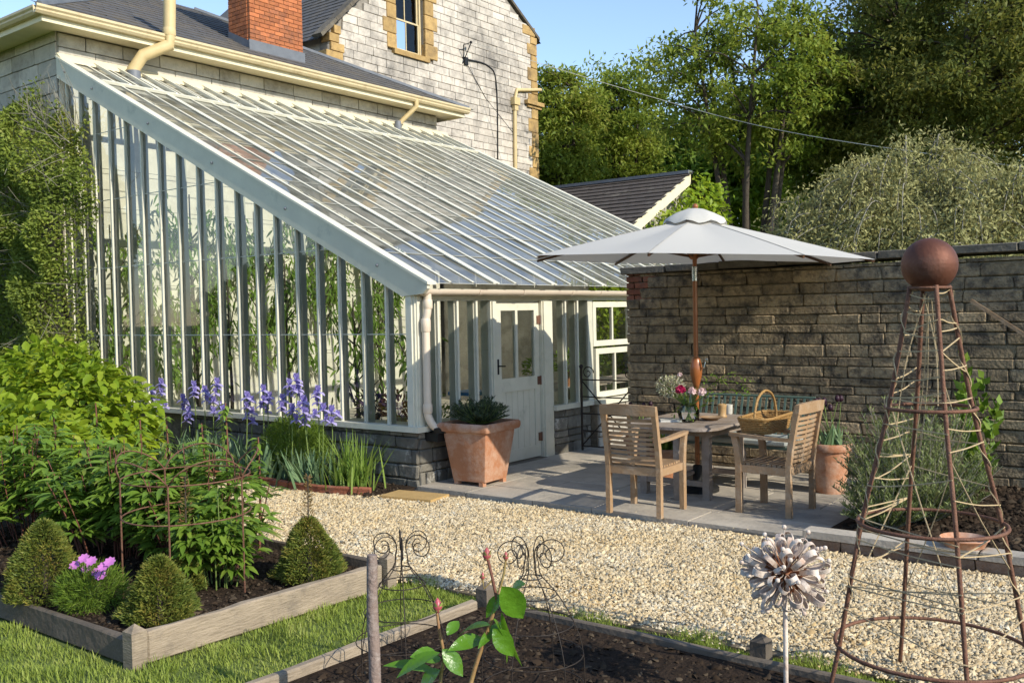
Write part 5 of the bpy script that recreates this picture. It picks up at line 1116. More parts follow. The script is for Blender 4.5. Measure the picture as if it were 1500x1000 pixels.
# dark peonies with reddish stems
def peony(label, c, r, h, nst, mtl, stm, seed, per=16, L=.15, W=.04, r1=.006):
    g = np.random.default_rng(seed); t = plant('peony', label, 'peony', (c[0], c[1], c[2])); bs, ts, vf = [], [], []
    for i in range(nst):
        a, q = g.uniform(0, 6.283), math.sqrt(g.random()); bq = np.array([c[0]+r[0]*.6*q*math.cos(a), c[1]+r[1]*.6*q*math.sin(a), c[2]]); tq = np.array([c[0]+r[0]*1.1*q*math.cos(a), c[1]+r[1]*1.1*q*math.sin(a), c[2]+h*g.uniform(.75, 1.1)*(1-.25*q*q)])
        bs.append(bq); ts.append(tq); s = g.uniform(.3, 1, per)[:, None]; P = bq+(tq-bq)*s; an = g.uniform(0, 6.283, per); D = np.stack([np.cos(an), np.sin(an), g.uniform(-.1, .6, per)], 1)
        P2 = P+nrm(D)*g.uniform(.02, .1, per)[:, None]
        for m_ in range(3):
            rot = (m_-1)*.65; D2 = np.stack([D[:, 0]*math.cos(rot)-D[:, 1]*math.sin(rot), D[:, 0]*math.sin(rot)+D[:, 1]*math.cos(rot), D[:, 2]-.05*m_], 1)
            vf.append(leaves(P2, D2, g.normal([0, 0, 1], .25, (per, 3)), L*g.uniform(.7, 1.2, per), W*g.uniform(.8, 1.2, per), droop=.35, fold=.35, big=True))
    npobj('foliage', *cat_(*vf), mtl, t); stems(t, bs, ts, r1, r1*.6, stm, 'stems', .08, seed=seed)['kind'] = 'stuff'
    return t
peony('dark green peony clump with red flower stems beside the shrub', (.2, -3.5, .09), (.62, .5), .82, 46, 'peony', 'stem_red', 51)
peony('tall dark green peony clump around the wire ring support', (1.05, -3.35, .09), (.55, .42), .8, 38, 'peony', 'stem_red', 52)
peony('dark green peony clump at the far end of the raised bed', (-.9, -3.6, .09), (.65, .6), .9, 40, 'peony', 'stem_red', 53)
peony('light green peony with pale bare stems near the sleeper board', (1.62, -3.62, .09), (.2, .2), .6, 16, 'peony_light', 'stem_green', 54, 14, .12, .042)
# red shoot spikes standing out of the peonies
for i, (px, py, y) in enumerate([(78, 600, -3.1), (140, 590, -3.2), (205, 615, -3.1), (243, 610, -3.0), (330, 590, -2.9), (378, 640, -2.9), (165, 640, -3.3), (45, 640, -3.3), (295, 620, -3.1)]):
    tp = gy(px, py, y); t = plant('euphorbia', 'upright dark red leafy stem rising out of the peonies', 'plant', (tp[0], tp[1], .09), 'red stems among the peonies'); g = np.random.default_rng(60+i)
    stems(t, [(tp[0]+g.normal(0, .02), tp[1], .09)], [tp], .011, .006, 'stem_red', 'stem', .03)
    n = 70; s = g.uniform(.5, 1, n); P = np.array([tp[0], tp[1], .09])+(tp-np.array([tp[0], tp[1], .09]))*s[:, None]; an = g.uniform(0, 6.283, n)
    npobj('foliage', *leaves(P, np.stack([np.cos(an), np.sin(an), g.uniform(-.3, .5, n)], 1), g.normal([0, 0, 1], .2, (n, 3)), g.uniform(.06, .14, n)*(1.25-s*.6), .026, droop=.5, big=True), 'peony', t)

# ------------------------------------------------------------------ clipped yew cones
def yew(label, c, r, h, seed, n=9000, leader=None, lean=0):
    g = np.random.default_rng(seed); t = plant('yew_cone', label, 'yew', (c[0], c[1], c[2]))
    z = g.random(n)**1.25; a = g.uniform(0, 6.283, n); prof = np.clip(1-z, 0, 1)**.62*np.clip(z*6+.6, 0, 1)*1.05; lump = 1+.1*np.sin(a*3+z*6+seed)+.08*np.sin(a*7-z*9)
    q = 1-np.abs(g.normal(0, .13, n)); P = np.stack([c[0]+r*prof*lump*q*np.cos(a)+lean*z, c[1]+r*prof*lump*q*np.sin(a), c[2]+.01+h*z], 1)
    D = nrm(np.stack([np.cos(a), np.sin(a), np.full(n, .55)], 1)+g.normal(0, .45, (n, 3)))
    npobj('foliage', *leaves(P, D, rdir(n, g), g.uniform(.02, .042, n), g.uniform(.004, .008, n)*1.3, fold=.1), 'yew', t)
    mb = MB(); mb.tube([(c[0], c[1], c[2]), (c[0]+lean*.5, c[1], c[2]+h*.6)], .018, 6)
    if leader:
        mb.tube([(c[0]+lean, c[1], c[2]+h*.8), (c[0]+lean+.01, c[1], c[2]+h+leader)], .005, 5); n = 260; s = g.random(n); P = np.array([c[0]+lean, c[1], c[2]+h*.9])+np.array([.01, 0, leader+h*.1])*s[:, None]; an = g.uniform(0, 6.283, n); P = P+np.stack([np.cos(an), np.sin(an), 0*an], 1)*(g.random(n)*.06*(1.1-s))[:, None]
        npobj('leader_shoots', *leaves(P, np.stack([np.cos(an), np.sin(an), 0*an+.5], 1)+g.normal(0, .3, (n, 3)), rdir(n, g), .03, .007), 'yew_brown', t)
    mb.build('trunk', 'bark', t)
def at_g(px, py, z=.09): return gz(px, py, z)
p = at_g(228, 915); yew('squat clipped yew bush behind the corner post of the raised bed', (p[0]-.05, p[1]+.06, .09), .21, .36, 71, 11000)
p = at_g(466, 862); yew('clipped yew cone with a bare upright leader by the gravel', (p[0]-.2, p[1]+.1, .09), .225, .4, 72, 11000, .3)
p = at_g(35, 885); yew('tall yew bush with a brown patch at the bed edge', (p[0], p[1]+.14, .09), .25, .48, 73, 11000)
p = at_g(208, 890); yew('slim young yew with brown sprouting leader among the peonies', (p[0]-.05, p[1]+.35, .09), .1, .3, 74, 2500, .45)
# cosmos
p = at_g(135, 890); CO = plant('cosmos', 'low ferny cosmos with pink flowers in the raised bed', 'flowers', (p[0], p[1], .09)); g = np.random.default_rng(8)
n = 3600; P, d = blob(n, (p[0], p[1], .2), (.23, .2, .15), .1, g); P[:, 2] = np.maximum(P[:, 2], .1); npobj('foliage', *leaves(P, d+g.normal(0, .5, (n, 3))+np.array([0, 0, .4]), rdir(n, g), g.uniform(.03, .07, n), .005, fold=.05), 'feathery', CO)
ft = []
for i, (px, py) in enumerate([(110, 828), (123, 818), (126, 833), (152, 830), (161, 823), (142, 838), (134, 822), (148, 843)]):
    c = gy(px, py, p[1]-.06+.03*(i % 3)); ft.append(c); m_ = 8; an = np.linspace(0, 6.283, m_, endpoint=False)+g.uniform(0, 1); tl = np.array([.35, -.5, .75]); e1_ = nrm(np.cross(tl, [0, 0, 1])); e2_ = np.cross(e1_, nrm(tl))
    D = np.cos(an)[:, None]*e1_+np.sin(an)[:, None]*e2_; npobj('flower', *leaves(np.repeat(c[None], m_, 0), D+nrm(tl)*.2, np.repeat(tl[None], m_, 0), .038, .03, fold=.1, big=True), 'cosmos_petal', CO)
stems(CO, [(p[0]+g.normal(0, .04), p[1], .1) for _ in ft], ft, .004, .003, 'stem_green', 'stems', .1)['kind'] = 'stuff'

# ------------------------------------------------------------------ irises in the border
def fan(c, n, h, g, spread=.07, w=.032, lean=.45):
    P = np.stack([c[0]+g.normal(0, spread, n), c[1]+g.normal(0, spread*.6, n), np.full(n, .015)], 1); return blades(P, h*g.uniform(.65, 1.1, n), w*g.uniform(.7, 1.15, n), g.uniform(.05, lean, n), g.uniform(0, 6.283, n), seg=4)
def iris_flower(c, s, g):
    vf = []
    for k in range(3):
        a = g.uniform(0, .4)+k*2.094; o = np.array([math.cos(a), math.sin(a), 0]); a2 = a+1.047; o2 = np.array([math.cos(a2), math.sin(a2), 0])
        vf.append(leaves(np.array([c]), np.array([o*.75+[0, 0, .4]]), np.array([[0, 0, 1.0]]), s*.95, s*.75, droop=.95, fold=-.25, big=True))
        vf.append(leaves(np.array([c]), np.array([o2*.42+[0, 0, .9]]), np.array([-o2]), s*.85, s*.72, droop=-.05, fold=.4, big=True))
    vf.append(leaves(np.repeat(np.array([c]), 5, 0), g.normal([0, 0, .3], .5, (5, 3)), rdir(5, g), s*.5, s*.35, droop=.2, big=True)); return cat_(*vf)
IF = [(222, 572), (232, 592), (284, 566), (300, 573), (313, 588), (318, 562), (276, 603), (268, 585), (362, 582), (369, 604), (386, 572), (392, 588), (414, 586), (424, 564), (436, 574), (428, 600), (444, 588), (466, 574), (474, 600), (486, 603), (236, 562), (434, 556), (448, 606), (326, 600)]
for i, (px, py) in enumerate(IF):
    g = np.random.default_rng(200+i); y = -.3-.22*g.random(); c = gy(px, py, y); bx = c[0]+g.normal(0, .05)
    t = plant('bearded_iris', 'violet bearded iris in flower against the glasshouse plinth', 'iris', (bx, y, .02), 'violet irises in the border')
    stems(t, [(bx, y, .02)], [c-np.array([0, 0, .01])], .0075, .005, 'stem_green', 'stem', .04, 6, seed=i)
    npobj('flower', *iris_flower(c, .1, g), 'iris_petal', t); c3 = c+np.array([g.normal(0, .03), g.normal(0, .02), -.11]); npobj('flower', *iris_flower(c3, .085, g), 'iris_petal', t); npobj('flower', *iris_flower(c+np.array([g.normal(0, .05), g.normal(0, .03), g.uniform(-.07, -.03)]), .08, g), 'iris_petal', t)
    npobj('leaves', *fan((bx, y), 5, .42, g), 'iris_leaf', t)
for i, (px, py, n, h, lb) in enumerate([(392, 705, 20, .5, 'grey green iris leaf fan in front of the feathery bush'), (445, 716, 24, .42, 'grey green iris leaf fan spreading over the rope-top edging'), (350, 690, 20, .45, 'grey green iris leaf fan beside the wire ring support'), (300, 680, 22, .45, 'grey green iris leaf fan close to the lime green shrub')]):
    c = gz(px, py); t = plant('iris_leaves', lb, 'iris', (c[0], c[1], .02)); npobj('leaves', *fan((c[0], max(c[1], -.62)), n, h, np.random.default_rng(300+i), .1, .045, .6), 'iris_leaf', t)
for i, (px, py, n, h, lb) in enumerate([(520, 715, 110, .62, 'upright clump of narrow yellow green leaves beside the plinth corner'), (488, 724, 60, .4, 'low clump of narrow arching leaves by the edging')]):
    c = gz(px, py); t = plant('daylily_clump', lb, 'plant', (c[0], c[1], .02)); g = np.random.default_rng(310+i); npobj('leaves', *fan((c[0], max(c[1], -.5)), n, h, g, .12, .017, .7), 'daylily', t)
c = gy(440, 655, -.2); t = plant('feathery_bush', 'bushy feathery bright green plant between the irises', 'plant', (c[0], -.25, .02)); g = np.random.default_rng(12); n = 9000
P, d = blob(n, (c[0], -.28, .36), (.52, .24, .36), .15, g); P[:, 2] = np.maximum(P[:, 2], .03); npobj('foliage', *leaves(P, d*.5+g.normal(0, .5, (n, 3))+np.array([0, 0, .6]), rdir(n, g), g.uniform(.03, .07, n), .009, fold=.1), 'feathery', t); stems(t, [(c[0]+g.normal(0, .1), -.28, .0) for _ in range(20)], P[:20], .005, .003, 'stem_green', 'stems')['kind'] = 'stuff'
# grassy filler at the left of the border
t = plant('border_foliage', 'mixed green leaves filling the border below the leftmost irises', 'plant', (-4.2, -.4, .02)); g = np.random.default_rng(13); n = 120
npobj('leaves', *blades(np.stack([g.uniform(-5.4, -2.6, n), g.uniform(-.6, -.15, n), np.full(n, .015)], 1), g.uniform(.25, .5, n), g.uniform(.02, .04, n), g.uniform(.1, .6, n), g.uniform(0, 6.28, n), seg=4), 'iris_leaf', t)

# ------------------------------------------------------------------ plants in pots, rosemary
def tuft(name, label, cat, c, r, n, L, W, mtl, seed, shape=(1, 1, 1), up=.6, sn=20, stm='stem_green'):
    g = np.random.default_rng(seed); t = plant(name, label, cat, (c[0], c[1], c[2])); nb = sn; vf = []; bs, ts = [], []
    for i in range(nb):
        d = rdir(1, g)[0]; d[2] = abs(d[2])*.9+.25; tip = np.array(c)+d*np.array(r)*g.uniform(.75, 1.12); b0 = np.array(c)+np.array([d[0]*r[0], d[1]*r[1], 0])*.25
        bs.append(b0); ts.append(tip); m_ = max(4, n//nb); s = g.uniform(.15, 1, m_)[:, None]; P = b0+(tip-b0)*s; an = g.uniform(0, 6.283, m_)
        vf.append(leaves(P, np.stack([np.cos(an), np.sin(an), np.full(m_, up)], 1)+nrm(tip-b0)*.6+g.normal(0, .15, (m_, 3)), rdir(m_, g), L*g.uniform(.6, 1.2, m_), W, fold=.1))
    npobj('foliage', *cat_(*vf), mtl, t); stems(t, bs, ts, .006, .002, stm, 'stems', .15)['kind'] = 'stuff'; return t
tuft('lavender', 'dark green lavender cushion growing in the square planter', 'lavender', (.47, .46, .68), (.33, .33, .24), 9000, .045, .007, 'lavender', 81, sn=130)
tuft('rosemary_bush', 'large silvery green rosemary bush behind the obelisk', 'rosemary', (4.8, .78, .09), (.6, .55, .85), 24000, .05, .009, 'rosemary', 82, sn=300, stm='bark_pale')
tuft('rosemary_bush', 'low green rosemary branch sprawling over the patio edge', 'rosemary', (4.68, .36, .09), (.32, .34, .45), 8000, .05, .009, 'rosemary', 83, sn=120, stm='bark_pale')
tuft('leafy_seedling', 'fresh green leafy shoots growing above the rosemary against the wall', 'plant', (4.95, 2.3, .09), (.3, .25, 1.25), 260, .12, .07, 'bouquet_leaf', 84, sn=9)
for i, (pc, h, lb) in enumerate((((3.74, 1.84, .48), .42, 'near black tulips with blue green leaves in the round pot by the wall'), ((1.55, 2.0, .38), .34, 'near black tulips in the small pot by the bench end'))):
    g = np.random.default_rng(90+i); t = plant('tulips', lb, 'tulips', pc); n = 26; P = np.stack([pc[0]+g.normal(0, .06, n), pc[1]+g.normal(0, .06, n), np.full(n, pc[2]-.04)], 1)
    npobj('leaves', *blades(P, g.uniform(.2, .34, n), .035, g.uniform(.1, .5, n), g.uniform(0, 6.28, n), seg=4), 'iris_leaf', t)
    tp = [(pc[0]+g.normal(0, .07), pc[1]+g.normal(0, .07), pc[2]+h*g.uniform(.85, 1.1)) for _ in range(8)]; stems(t, P[:8], tp, .005, .004, 'stem_green', 'stems', .05)['kind'] = 'stuff'
    for q in tp: mb = MB(); mb.lathe([(.008, 0), (.022, .015), (.026, .035), (.018, .06), (.004, .068)], 7, q); mb.build('flower', 'dark_tulip', t, smooth=True)
g = np.random.default_rng(95); t = plant('strappy_plant', 'strappy green leaves growing in the pot behind the table', 'plant', (2.05, 1.62, .34)); n = 46; npobj('leaves', *blades(np.stack([2.05+g.normal(0, .05, n), 1.62+g.normal(0, .05, n), np.full(n, .33)], 1), g.uniform(.2, .4, n), .025, g.uniform(.1, .9, n), g.uniform(0, 6.28, n), seg=4), 'daylily', t)

# ------------------------------------------------------------------ rose close to the camera
DR = 2.05
def at_d(px, py, dd=0.0): return CAM+ray(px, py)*(DR+dd)
RO_ = thing('rose_bush', 'young rose with glossy green leaves and two red buds growing in the soil', 'rose', tuple(gz(690, 1500, .05)))
rb0 = np.array(RO_.location)
mb = MB(); s1 = pts_along([rb0, at_d(675, 1100), at_d(690, 1000), at_d(712, 930), at_d(728, 880), at_d(735, 850, .02)], 24); mb.tube(s1, list(np.linspace(.0058, .0034, 25)), 8); mb.build('stem', 'rose_stem', RO_, smooth=True)
mb = MB(); mb.tube(pts_along([at_d(728, 880), at_d(722, 850), at_d(716, 825), at_d(714, 815)], 10), .0034, 7); mb.build('stem', 'stem_red', RO_, smooth=True)
mb = MB(); mb.tube(pts_along([rb0, at_d(640, 1120), at_d(645, 1000), at_d(650, 960), at_d(643, 920), at_d(640, 895)], 20), list(np.linspace(.0046, .0028, 21)), 8); mb.build('stem', 'rose_stem', RO_, smooth=True)
def bud(px, py, s, parent, tilt=0):
    c = at_d(px, py); mb = MB(); mb.lathe([(.0, -s), (.5*s, -.85*s), (.55*s, -.55*s), (.85*s, -.1*s), (.9*s, .3*s), (.62*s, 1.0*s), (.25*s, 1.6*s), (.03*s, 1.85*s)], 12, c); o = mb.build('bud', 'rose_bud', parent, smooth=True)
    an = np.linspace(0, 6.283, 5, endpoint=False); npobj('sepals', *leaves(np.repeat((c-np.array([0, 0, .85*s]))[None], 5, 0)+np.stack([np.cos(an), np.sin(an), 0*an], 1)*.5*s, np.stack([np.cos(an)*.33, np.sin(an)*.33, 0*an+1], 1), np.stack([-np.cos(an), -np.sin(an), 0*an], 1), 2.3*s, .9*s, big=True), 'sepal', o)
bud(713, 814, .0105, RO_); bud(641, 889, .0115, RO_); bud(741, 816, .007, RO_); bud(707, 845, .006, RO_)
mb = MB(); mb.tube([at_d(733, 860), at_d(738, 840), at_d(741, 820)], .0025, 6); mb.tube([at_d(720, 850), at_d(709, 862), at_d(707, 848)], .0022, 6); mb.build('bud_stalk', 'rose_stem', RO_)
RL = [((735, 858), (766, 898), 46, .5), ((748, 868), (770, 850), 28, .1), ((722, 905), (742, 962), 34, -.6), ((718, 915), (668, 925), 26, .2), ((722, 920), (752, 955), 34, .5), ((708, 935), (655, 945), 28, -.4), ((645, 955), (580, 985), 30, .3), ((648, 950), (678, 985), 30, .3), ((646, 965), (600, 955), 34, -.2), ((645, 980), (615, 1010), 38, .4), ((735, 895), (765, 965), 26, .8), ((700, 950), (740, 900), 18, .2), ((640, 985), (560, 965), 26, .2), ((655, 930), (672, 905), 20, .3), ((735, 870), (712, 900), 22, -.3)]
for i, (a, c, w_, rl) in enumerate(RL):
    g = np.random.default_rng(400+i); A, C = at_d(*a, g.uniform(-.04, .04)), at_d(*c, g.uniform(-.06, .06)); D = C-A; L_ = np.linalg.norm(D); view = nrm(CAM-A); N_ = nrm(view*.55+np.array([0, 0, .8])+rl*nrm(np.cross(D, view)))
    P_ = []; S_ = nrm(np.cross(D, N_)); Nn = nrm(np.cross(S_, D)); T = nrm(D); W_ = w_/FPX*DR*.86; rows = [0, .12, .28, .45, .62, .78, .9, 1]; wid = [0, .5, .86, 1, .9, .62, .3, 0]; V = []
    for t_, q in zip(rows, wid):
        m_ = A+T*L_*t_+np.array([0, 0, -1])*.12*L_*t_*t_+Nn*.05*L_*math.sin(t_*3.1)
        for s_ in (-1, -.5, 0, .5, 1): V.append(m_+S_*W_*.5*q*s_+Nn*(.22*abs(s_)**1.3)*W_*.5*q)
    F = [(r_*5+j, r_*5+j+1, r_*5+5+j+1, r_*5+5+j) for r_ in range(7) for j in range(4)]
    npobj('leaf', np.array(V), F, 'rose_leaf', RO_, smooth=True)

# ------------------------------------------------------------------ inside the glasshouse
for i, (yy, zt, lb) in enumerate(((.75, 4.3, 'fan trained peach on the white wall nearest the glazed gable'), (2.1, 4.9, 'tall fan trained peach second along the white wall'), (3.5, 4.8, 'fan trained peach third along the white wall'), (4.9, 4.6, 'fan trained peach fourth along the white wall'), (6.4, 4.0, 'fan trained peach deepest inside along the white wall'))):
    g = np.random.default_rng(500+i); t = plant('wall_peach', lb, 'fruit tree', (XH+.15, yy, .015)); xw_ = XH+.14
    bs, ts = [], []
    mb = MB(); mb.tube(pts_along([(xw_, yy, 0), (xw_+.02, yy+.05, .4), (xw_, yy, .8), (xw_+.02, yy-.03, zt*.8)], 12), list(np.linspace(.045, .012, 13)), 7); mb.build('trunk', 'bark', t, smooth=True)
    for k in range(16):
        s = 1 if k % 2 else -1; z0 = .5+g.random()*zt*.55; bs.append((xw_, yy, z0)); ts.append((xw_+.05, yy+s*g.uniform(.3, .75), min(zt, z0+g.uniform(.2, 1.0))))
    stems(t, bs, ts, .014, .005, 'bark', 'branches', .12)['kind'] = 'stuff'
    q = np.array(bs)+(np.array(ts)-np.array(bs))*1; n = 750; ix = g.integers(0, 16, n); s = g.uniform(.2, 1.1, n)[:, None]; P = np.array(bs)[ix]+(np.array(ts)-np.array(bs))[ix]*s+g.normal(0, .09, (n, 3)); P[:, 0] = xw_+np.abs(g.normal(.08, .09, n))
    npobj('foliage', *leaves(P, g.normal([.3, 0, -.6], .5, (n, 3)), g.normal([1, 0, .3], .4, (n, 3)), g.uniform(.1, .17, n), g.uniform(.03, .045, n), droop=.3, big=True), 'peach', t)
# free-standing plants on the floor just behind the gable glass
for i, (x, y, zt, lb) in enumerate(((-4.6, 1.0, 2.9, 'leafy fruit tree just inside the glazed gable below the tall bars'), (-3.2, .9, 2.9, 'leafy fruit tree inside the glazed gable above the violet irises'), (-1.9, .9, 2.3, 'leafy fruit tree inside the gable over the feathery bush'), (-.75, .75, 1.95, 'leafy fruit tree inside the glass corner near the downpipe'), (-5.7, 1.2, 2.6, 'leafy fruit tree inside the gable behind the climber'))):
    g = np.random.default_rng(520+i); t = plant('fruit_tree', lb, 'fruit tree', (x, y, .015)); mb = MB(); mb.tube(pts_along([(x, y, 0), (x+.05, y, .7), (x-.04, y+.05, 1.4), (x, y, zt*.9)], 12), list(np.linspace(.035, .008, 13)), 7); mb.build('trunk', 'bark', t, smooth=True)
    bs, ts = [], []
    for k in range(14): z0 = .7+g.random()*(zt-1.2); a = g.uniform(0, 6.28); bs.append((x, y, z0)); ts.append((x+.5*math.cos(a)*g.uniform(.4, 1), y+.22*math.sin(a)*g.uniform(.4, 1), min(zt, z0+g.uniform(.1, .6))))
    stems(t, bs, ts, .012, .004, 'bark', 'branches', .15)['kind'] = 'stuff'; n = 170; ix = g.integers(0, 14, n); s = g.uniform(.3, 1.1, n)[:, None]; P = np.array(bs)[ix]+(np.array(ts)-np.array(bs))[ix]*s+g.normal(0, .06, (n, 3))
    npobj('foliage', *leaves(P, g.normal([0, 0, -.7], .45, (n, 3)), rdir(n, g), g.uniform(.1, .16, n), g.uniform(.028, .04, n), droop=.3, big=True), 'peach', t)
for i, z in enumerate((1.2, 1.8, 2.4, 3.0, 3.6, 4.2)): mb = MB(); mb.tube([(XH+.1, .1, z), (XH+.1, GL-.2, z)], .004, 4); mb.build('training_wire', 'iron', GH)
# brick planting bed and staging inside
IB = thing('brick_trough', 'low brick planting trough just inside the gable glass', 'planting trough', (-2, .75, .015)); mb = MB(); mb.bb((-2.6, .52, .015), (-.5, .56, .5)); mb.bb((-2.6, .94, .015), (-.5, .98, .5)); mb.bb((-2.6, .56, .015), (-2.56, .94, .5)); mb.bb((-.54, .56, .015), (-.5, .94, .5)); mb.build('trough_wall', 'brick_orange', IB); mb = MB(); mb.bb((-2.56, .56, .42), (-.54, .94, .46)); mb.build('trough_soil', 'soil', IB)
ST = thing('staging_bench', 'slatted timber staging bench inside the glasshouse front', 'staging', (-1.3, 3.8, .015))
for k in range(7): mb = MB(); mb.bb((-1.2+k*.12, 2.9, .78), (-1.11+k*.12, 6.2, .8)); mb.build('slat', 'teak_grey', ST)
for y in (3.0, 4.5, 6.1):
    for x in (-1.15, -.5): mb = MB(); mb.bb((x-.03, y-.03, .015), (x+.03, y+.03, .78)); mb.build('leg', 'teak_grey', ST)
for i, (x, y, z, s, lb, mt, lf) in enumerate(((-.75, 3.2, .8, .09, 'small terracotta pot on the staging behind the narrow panes', 'terracotta', 'daylily'), (-.6, 3.75, .8, .11, 'terracotta pot on the staging behind the lower casement', 'terracotta', 'feathery'), (-.65, 4.3, .8, .1, 'terracotta pot at the far pane of the casement', 'terracotta', 'peach'), (-1.0, .75, .46, .1, 'terracotta pot with russet plant on the brick trough', 'terracotta', 'orange_leaf'), (-1.45, .75, .46, .1, 'terracotta pot with purple plant on the brick trough', 'terracotta', 'purple_leaf'), (-.8, 1.15, .015, .16, 'terracotta pot on the floor inside the glass corner', 'terracotta', 'peach'), (-1.0, 2.7, .015, .15, 'terracotta pot on the floor behind the stone pier', 'terracotta', 'peach'))):
    t = pot('terracotta_pot', lb, (x, y, z), s*.7, s, s*1.9); g = np.random.default_rng(540+i); n = 260; P, d = blob(n, (x, y, z+s*3), (s*2, s*2, s*1.8), .1, g); t2 = plant('potted_plant', 'leafy plant growing in the '+lb, 'plant', (x, y, z+s*1.7)); npobj('foliage', *leaves(P, d+g.normal(0, .4, (n, 3)), rdir(n, g), .07, .026, big=True), lf, t2); stems(t2, [(x, y, z+s*1.6)]*8, P[:8], .005, .003, 'stem_green', 'stems')['kind'] = 'stuff'
mb = MB(); mb.lathe([(.1, 0), (.11, .02), (.11, .22), (.08, .26), (.0, .27)], 16, (-.45, .55, .015)); mb.tube(pts_along([(-.45, .45, .2), (-.45, .42, .35), (-.45, .6, .38), (-.45, .66, .2)], 12), .012, 6); mb.tube([(-.36, .55, .08), (-.2, .55, .27)], .014, 6); o = mb.build('watering_can', 'green_plastic', smooth='auto', org=(-.45, .55, .015)); tag(o, 'green plastic watering can on the glasshouse floor by the corner', 'watering can')
mb = MB(); mb.lathe([(.03, 0), (.032, .12), (.012, .15), (.012, .17), (0, .171)], 12, (-.5, 1.55, .9)); mb.bb((-.75, 1.35, .86), (-.35, 1.75, .9)); o = mb.build('spray_bottle', 'blue_plastic', org=(-.5, 1.55, .86)); tag(o, 'blue bottle standing inside behind the front panes', 'bottle')

# ------------------------------------------------------------------ trees
def tree(name, label, base, H, crown_c, crown_r, n, mtl, seed, stems_n=1, L=.16, W=.07, gaps=1.0, spread=.25, group=None, trunk_r=.16, clus=.55, inner=.3, bark='bark', droop=.0, flat=.6):
    g = np.random.default_rng(seed); t = plant(name, label, 'tree', base, group); base = np.array(base); cc = np.array(crown_c); cr_ = np.array(crown_r)
    # clump centres through the crown
    nc = int(90*gaps); C, d = blob(nc, (0, 0, 0), (1, 1, 1), inner, g); C = cc+C*cr_*(1+.12*g.normal(size=(nc, 1)))
    mb = MB(); starts = []
    for s in range(stems_n):
        a = s*2.4+g.uniform(0, .5); tip = cc+np.array([math.cos(a)*cr_[0]*spread*1.6, math.sin(a)*cr_[1]*spread*1.6, cr_[2]*.55])*(1 if stems_n > 1 else .3)+g.normal(0, .1, 3); b0 = base+np.array([math.cos(a), math.sin(a), 0])*.1*(stems_n > 1)
        q = pts_along([b0, b0*.6+tip*.4+g.normal(0, .12, 3)*[1, 1, 0]+np.array([0, 0, .08*H]), tip], 10); mb.tube(q, list(np.linspace(trunk_r/math.sqrt(stems_n)*1.2, .02, 11)), 7); starts += [(np.array(p), trunk_r*(1-i/11)) for i, p in enumerate(q)][3:]
    mb.build('trunk', bark, t, smooth=True, fix=False)
    mb = MB(); S_ = np.array([p for p, r_ in starts])
    for c in C:
        dd = np.linalg.norm((S_-c)*[1, 1, 1.4]+np.maximum(0, S_[:, 2:3]-c[2])*2, axis=1); k = int(np.argmin(dd)); a = S_[k]; m_ = a*.5+c*.5+np.array([0, 0, .12*np.linalg.norm(c-a)])
        mb.tube(pts_along([a, m_, c], 4), list(np.linspace(min(.05, .02+.012*np.linalg.norm(c-a)), .008, 5)), 4, cap=False)
    mb.build('limbs', bark, t, smooth=True, fix=False)['kind'] = 'stuff'
    ix = g.integers(0, nc, n); off = rdir(n, g)*(g.random(n)**.6)[:, None]*clus*(.6+.8*g.random(nc)[ix])[:, None]*np.array([1, 1, flat]); P = C[ix]+off
    npobj('crown', *leaves(P, g.normal([0, 0, -.15-droop], .6, (n, 3))+off*.4, g.normal([0, 0, 1], .5, (n, 3)), L*g.uniform(.6, 1.25, n), W*g.uniform(.7, 1.2, n)), mtl, t)
    return t
def tpos(px, D): d = ray(px, 458-.02*(px-750)); d = d/np.linalg.norm(d[:2]); return CAM[:2]+d[:2]*D
def zat(px, py, D): d = ray(px, py); return CAM[2]+d[2]/np.linalg.norm(d[:2])*D
def ptree(name, label, px, D, py_top, py_bot, halfw, n, mtl, seed, **kw):
    xy = tpos(px, D); zt, zb = zat(px, py_top, D), zat(px, py_bot, D); hw = halfw/FPX*D; c = (xy[0], xy[1], (zt+zb)/2); return tree(name, label, (xy[0], xy[1], 0), zt, c, (hw, hw*.8, (zt-zb)/2), n, mtl, seed, **kw)
G1 = 'trees beyond the outbuilding'
ptree('ash_tree', 'light green ash rising directly beside the house corner', 825, 30, 95, 300, 62, 13000, 'tree_light', 601, group=G1, L=.19, W=.08, clus=.55, gaps=1.5, stems_n=3, trunk_r=.2)
ptree('ash_tree', 'light green feathery ash behind the outbuilding ridge', 912, 32, 92, 300, 66, 14000, 'tree_light', 602, group=G1, L=.19, W=.08, clus=.55, gaps=1.6, stems_n=3, trunk_r=.2)
ptree('multi_stem_tree', 'tall airy many stemmed tree behind the parasol top', 1098, 26, -25, 235, 138, 19000, 'tree_light', 603, stems_n=7, L=.17, W=.075, clus=.5, gaps=2.2, spread=.36, trunk_r=.32, inner=.35)
ptree('slender_tree', 'slender mid green tree between the airy tree and the dark one', 1205, 29, 60, 290, 60, 14000, 'tree_mid', 604, L=.2, W=.09, clus=.7, trunk_r=.18)
ptree('broad_tree', 'huge dark brown green tree filling the view behind the garden wall', 1400, 27, -70, 300, 185, 80000, 'tree_dark', 605, stems_n=4, L=.15, W=.065, clus=.72, gaps=2.6, trunk_r=.5, inner=.3)
ptree('horse_chestnut', 'dark chestnut with large leaves beside the huge dark tree', 1318, 34, -30, 250, 70, 12000, 'tree_mid', 606, L=.34, W=.15, clus=.9)
ptree('dark_tree', 'dark shaded tree at the right behind the silver weeping pear', 1560, 33, -40, 330, 150, 32000, 'tree_dark', 607, L=.2, W=.085, clus=1.0, gaps=1.6, trunk_r=.4)
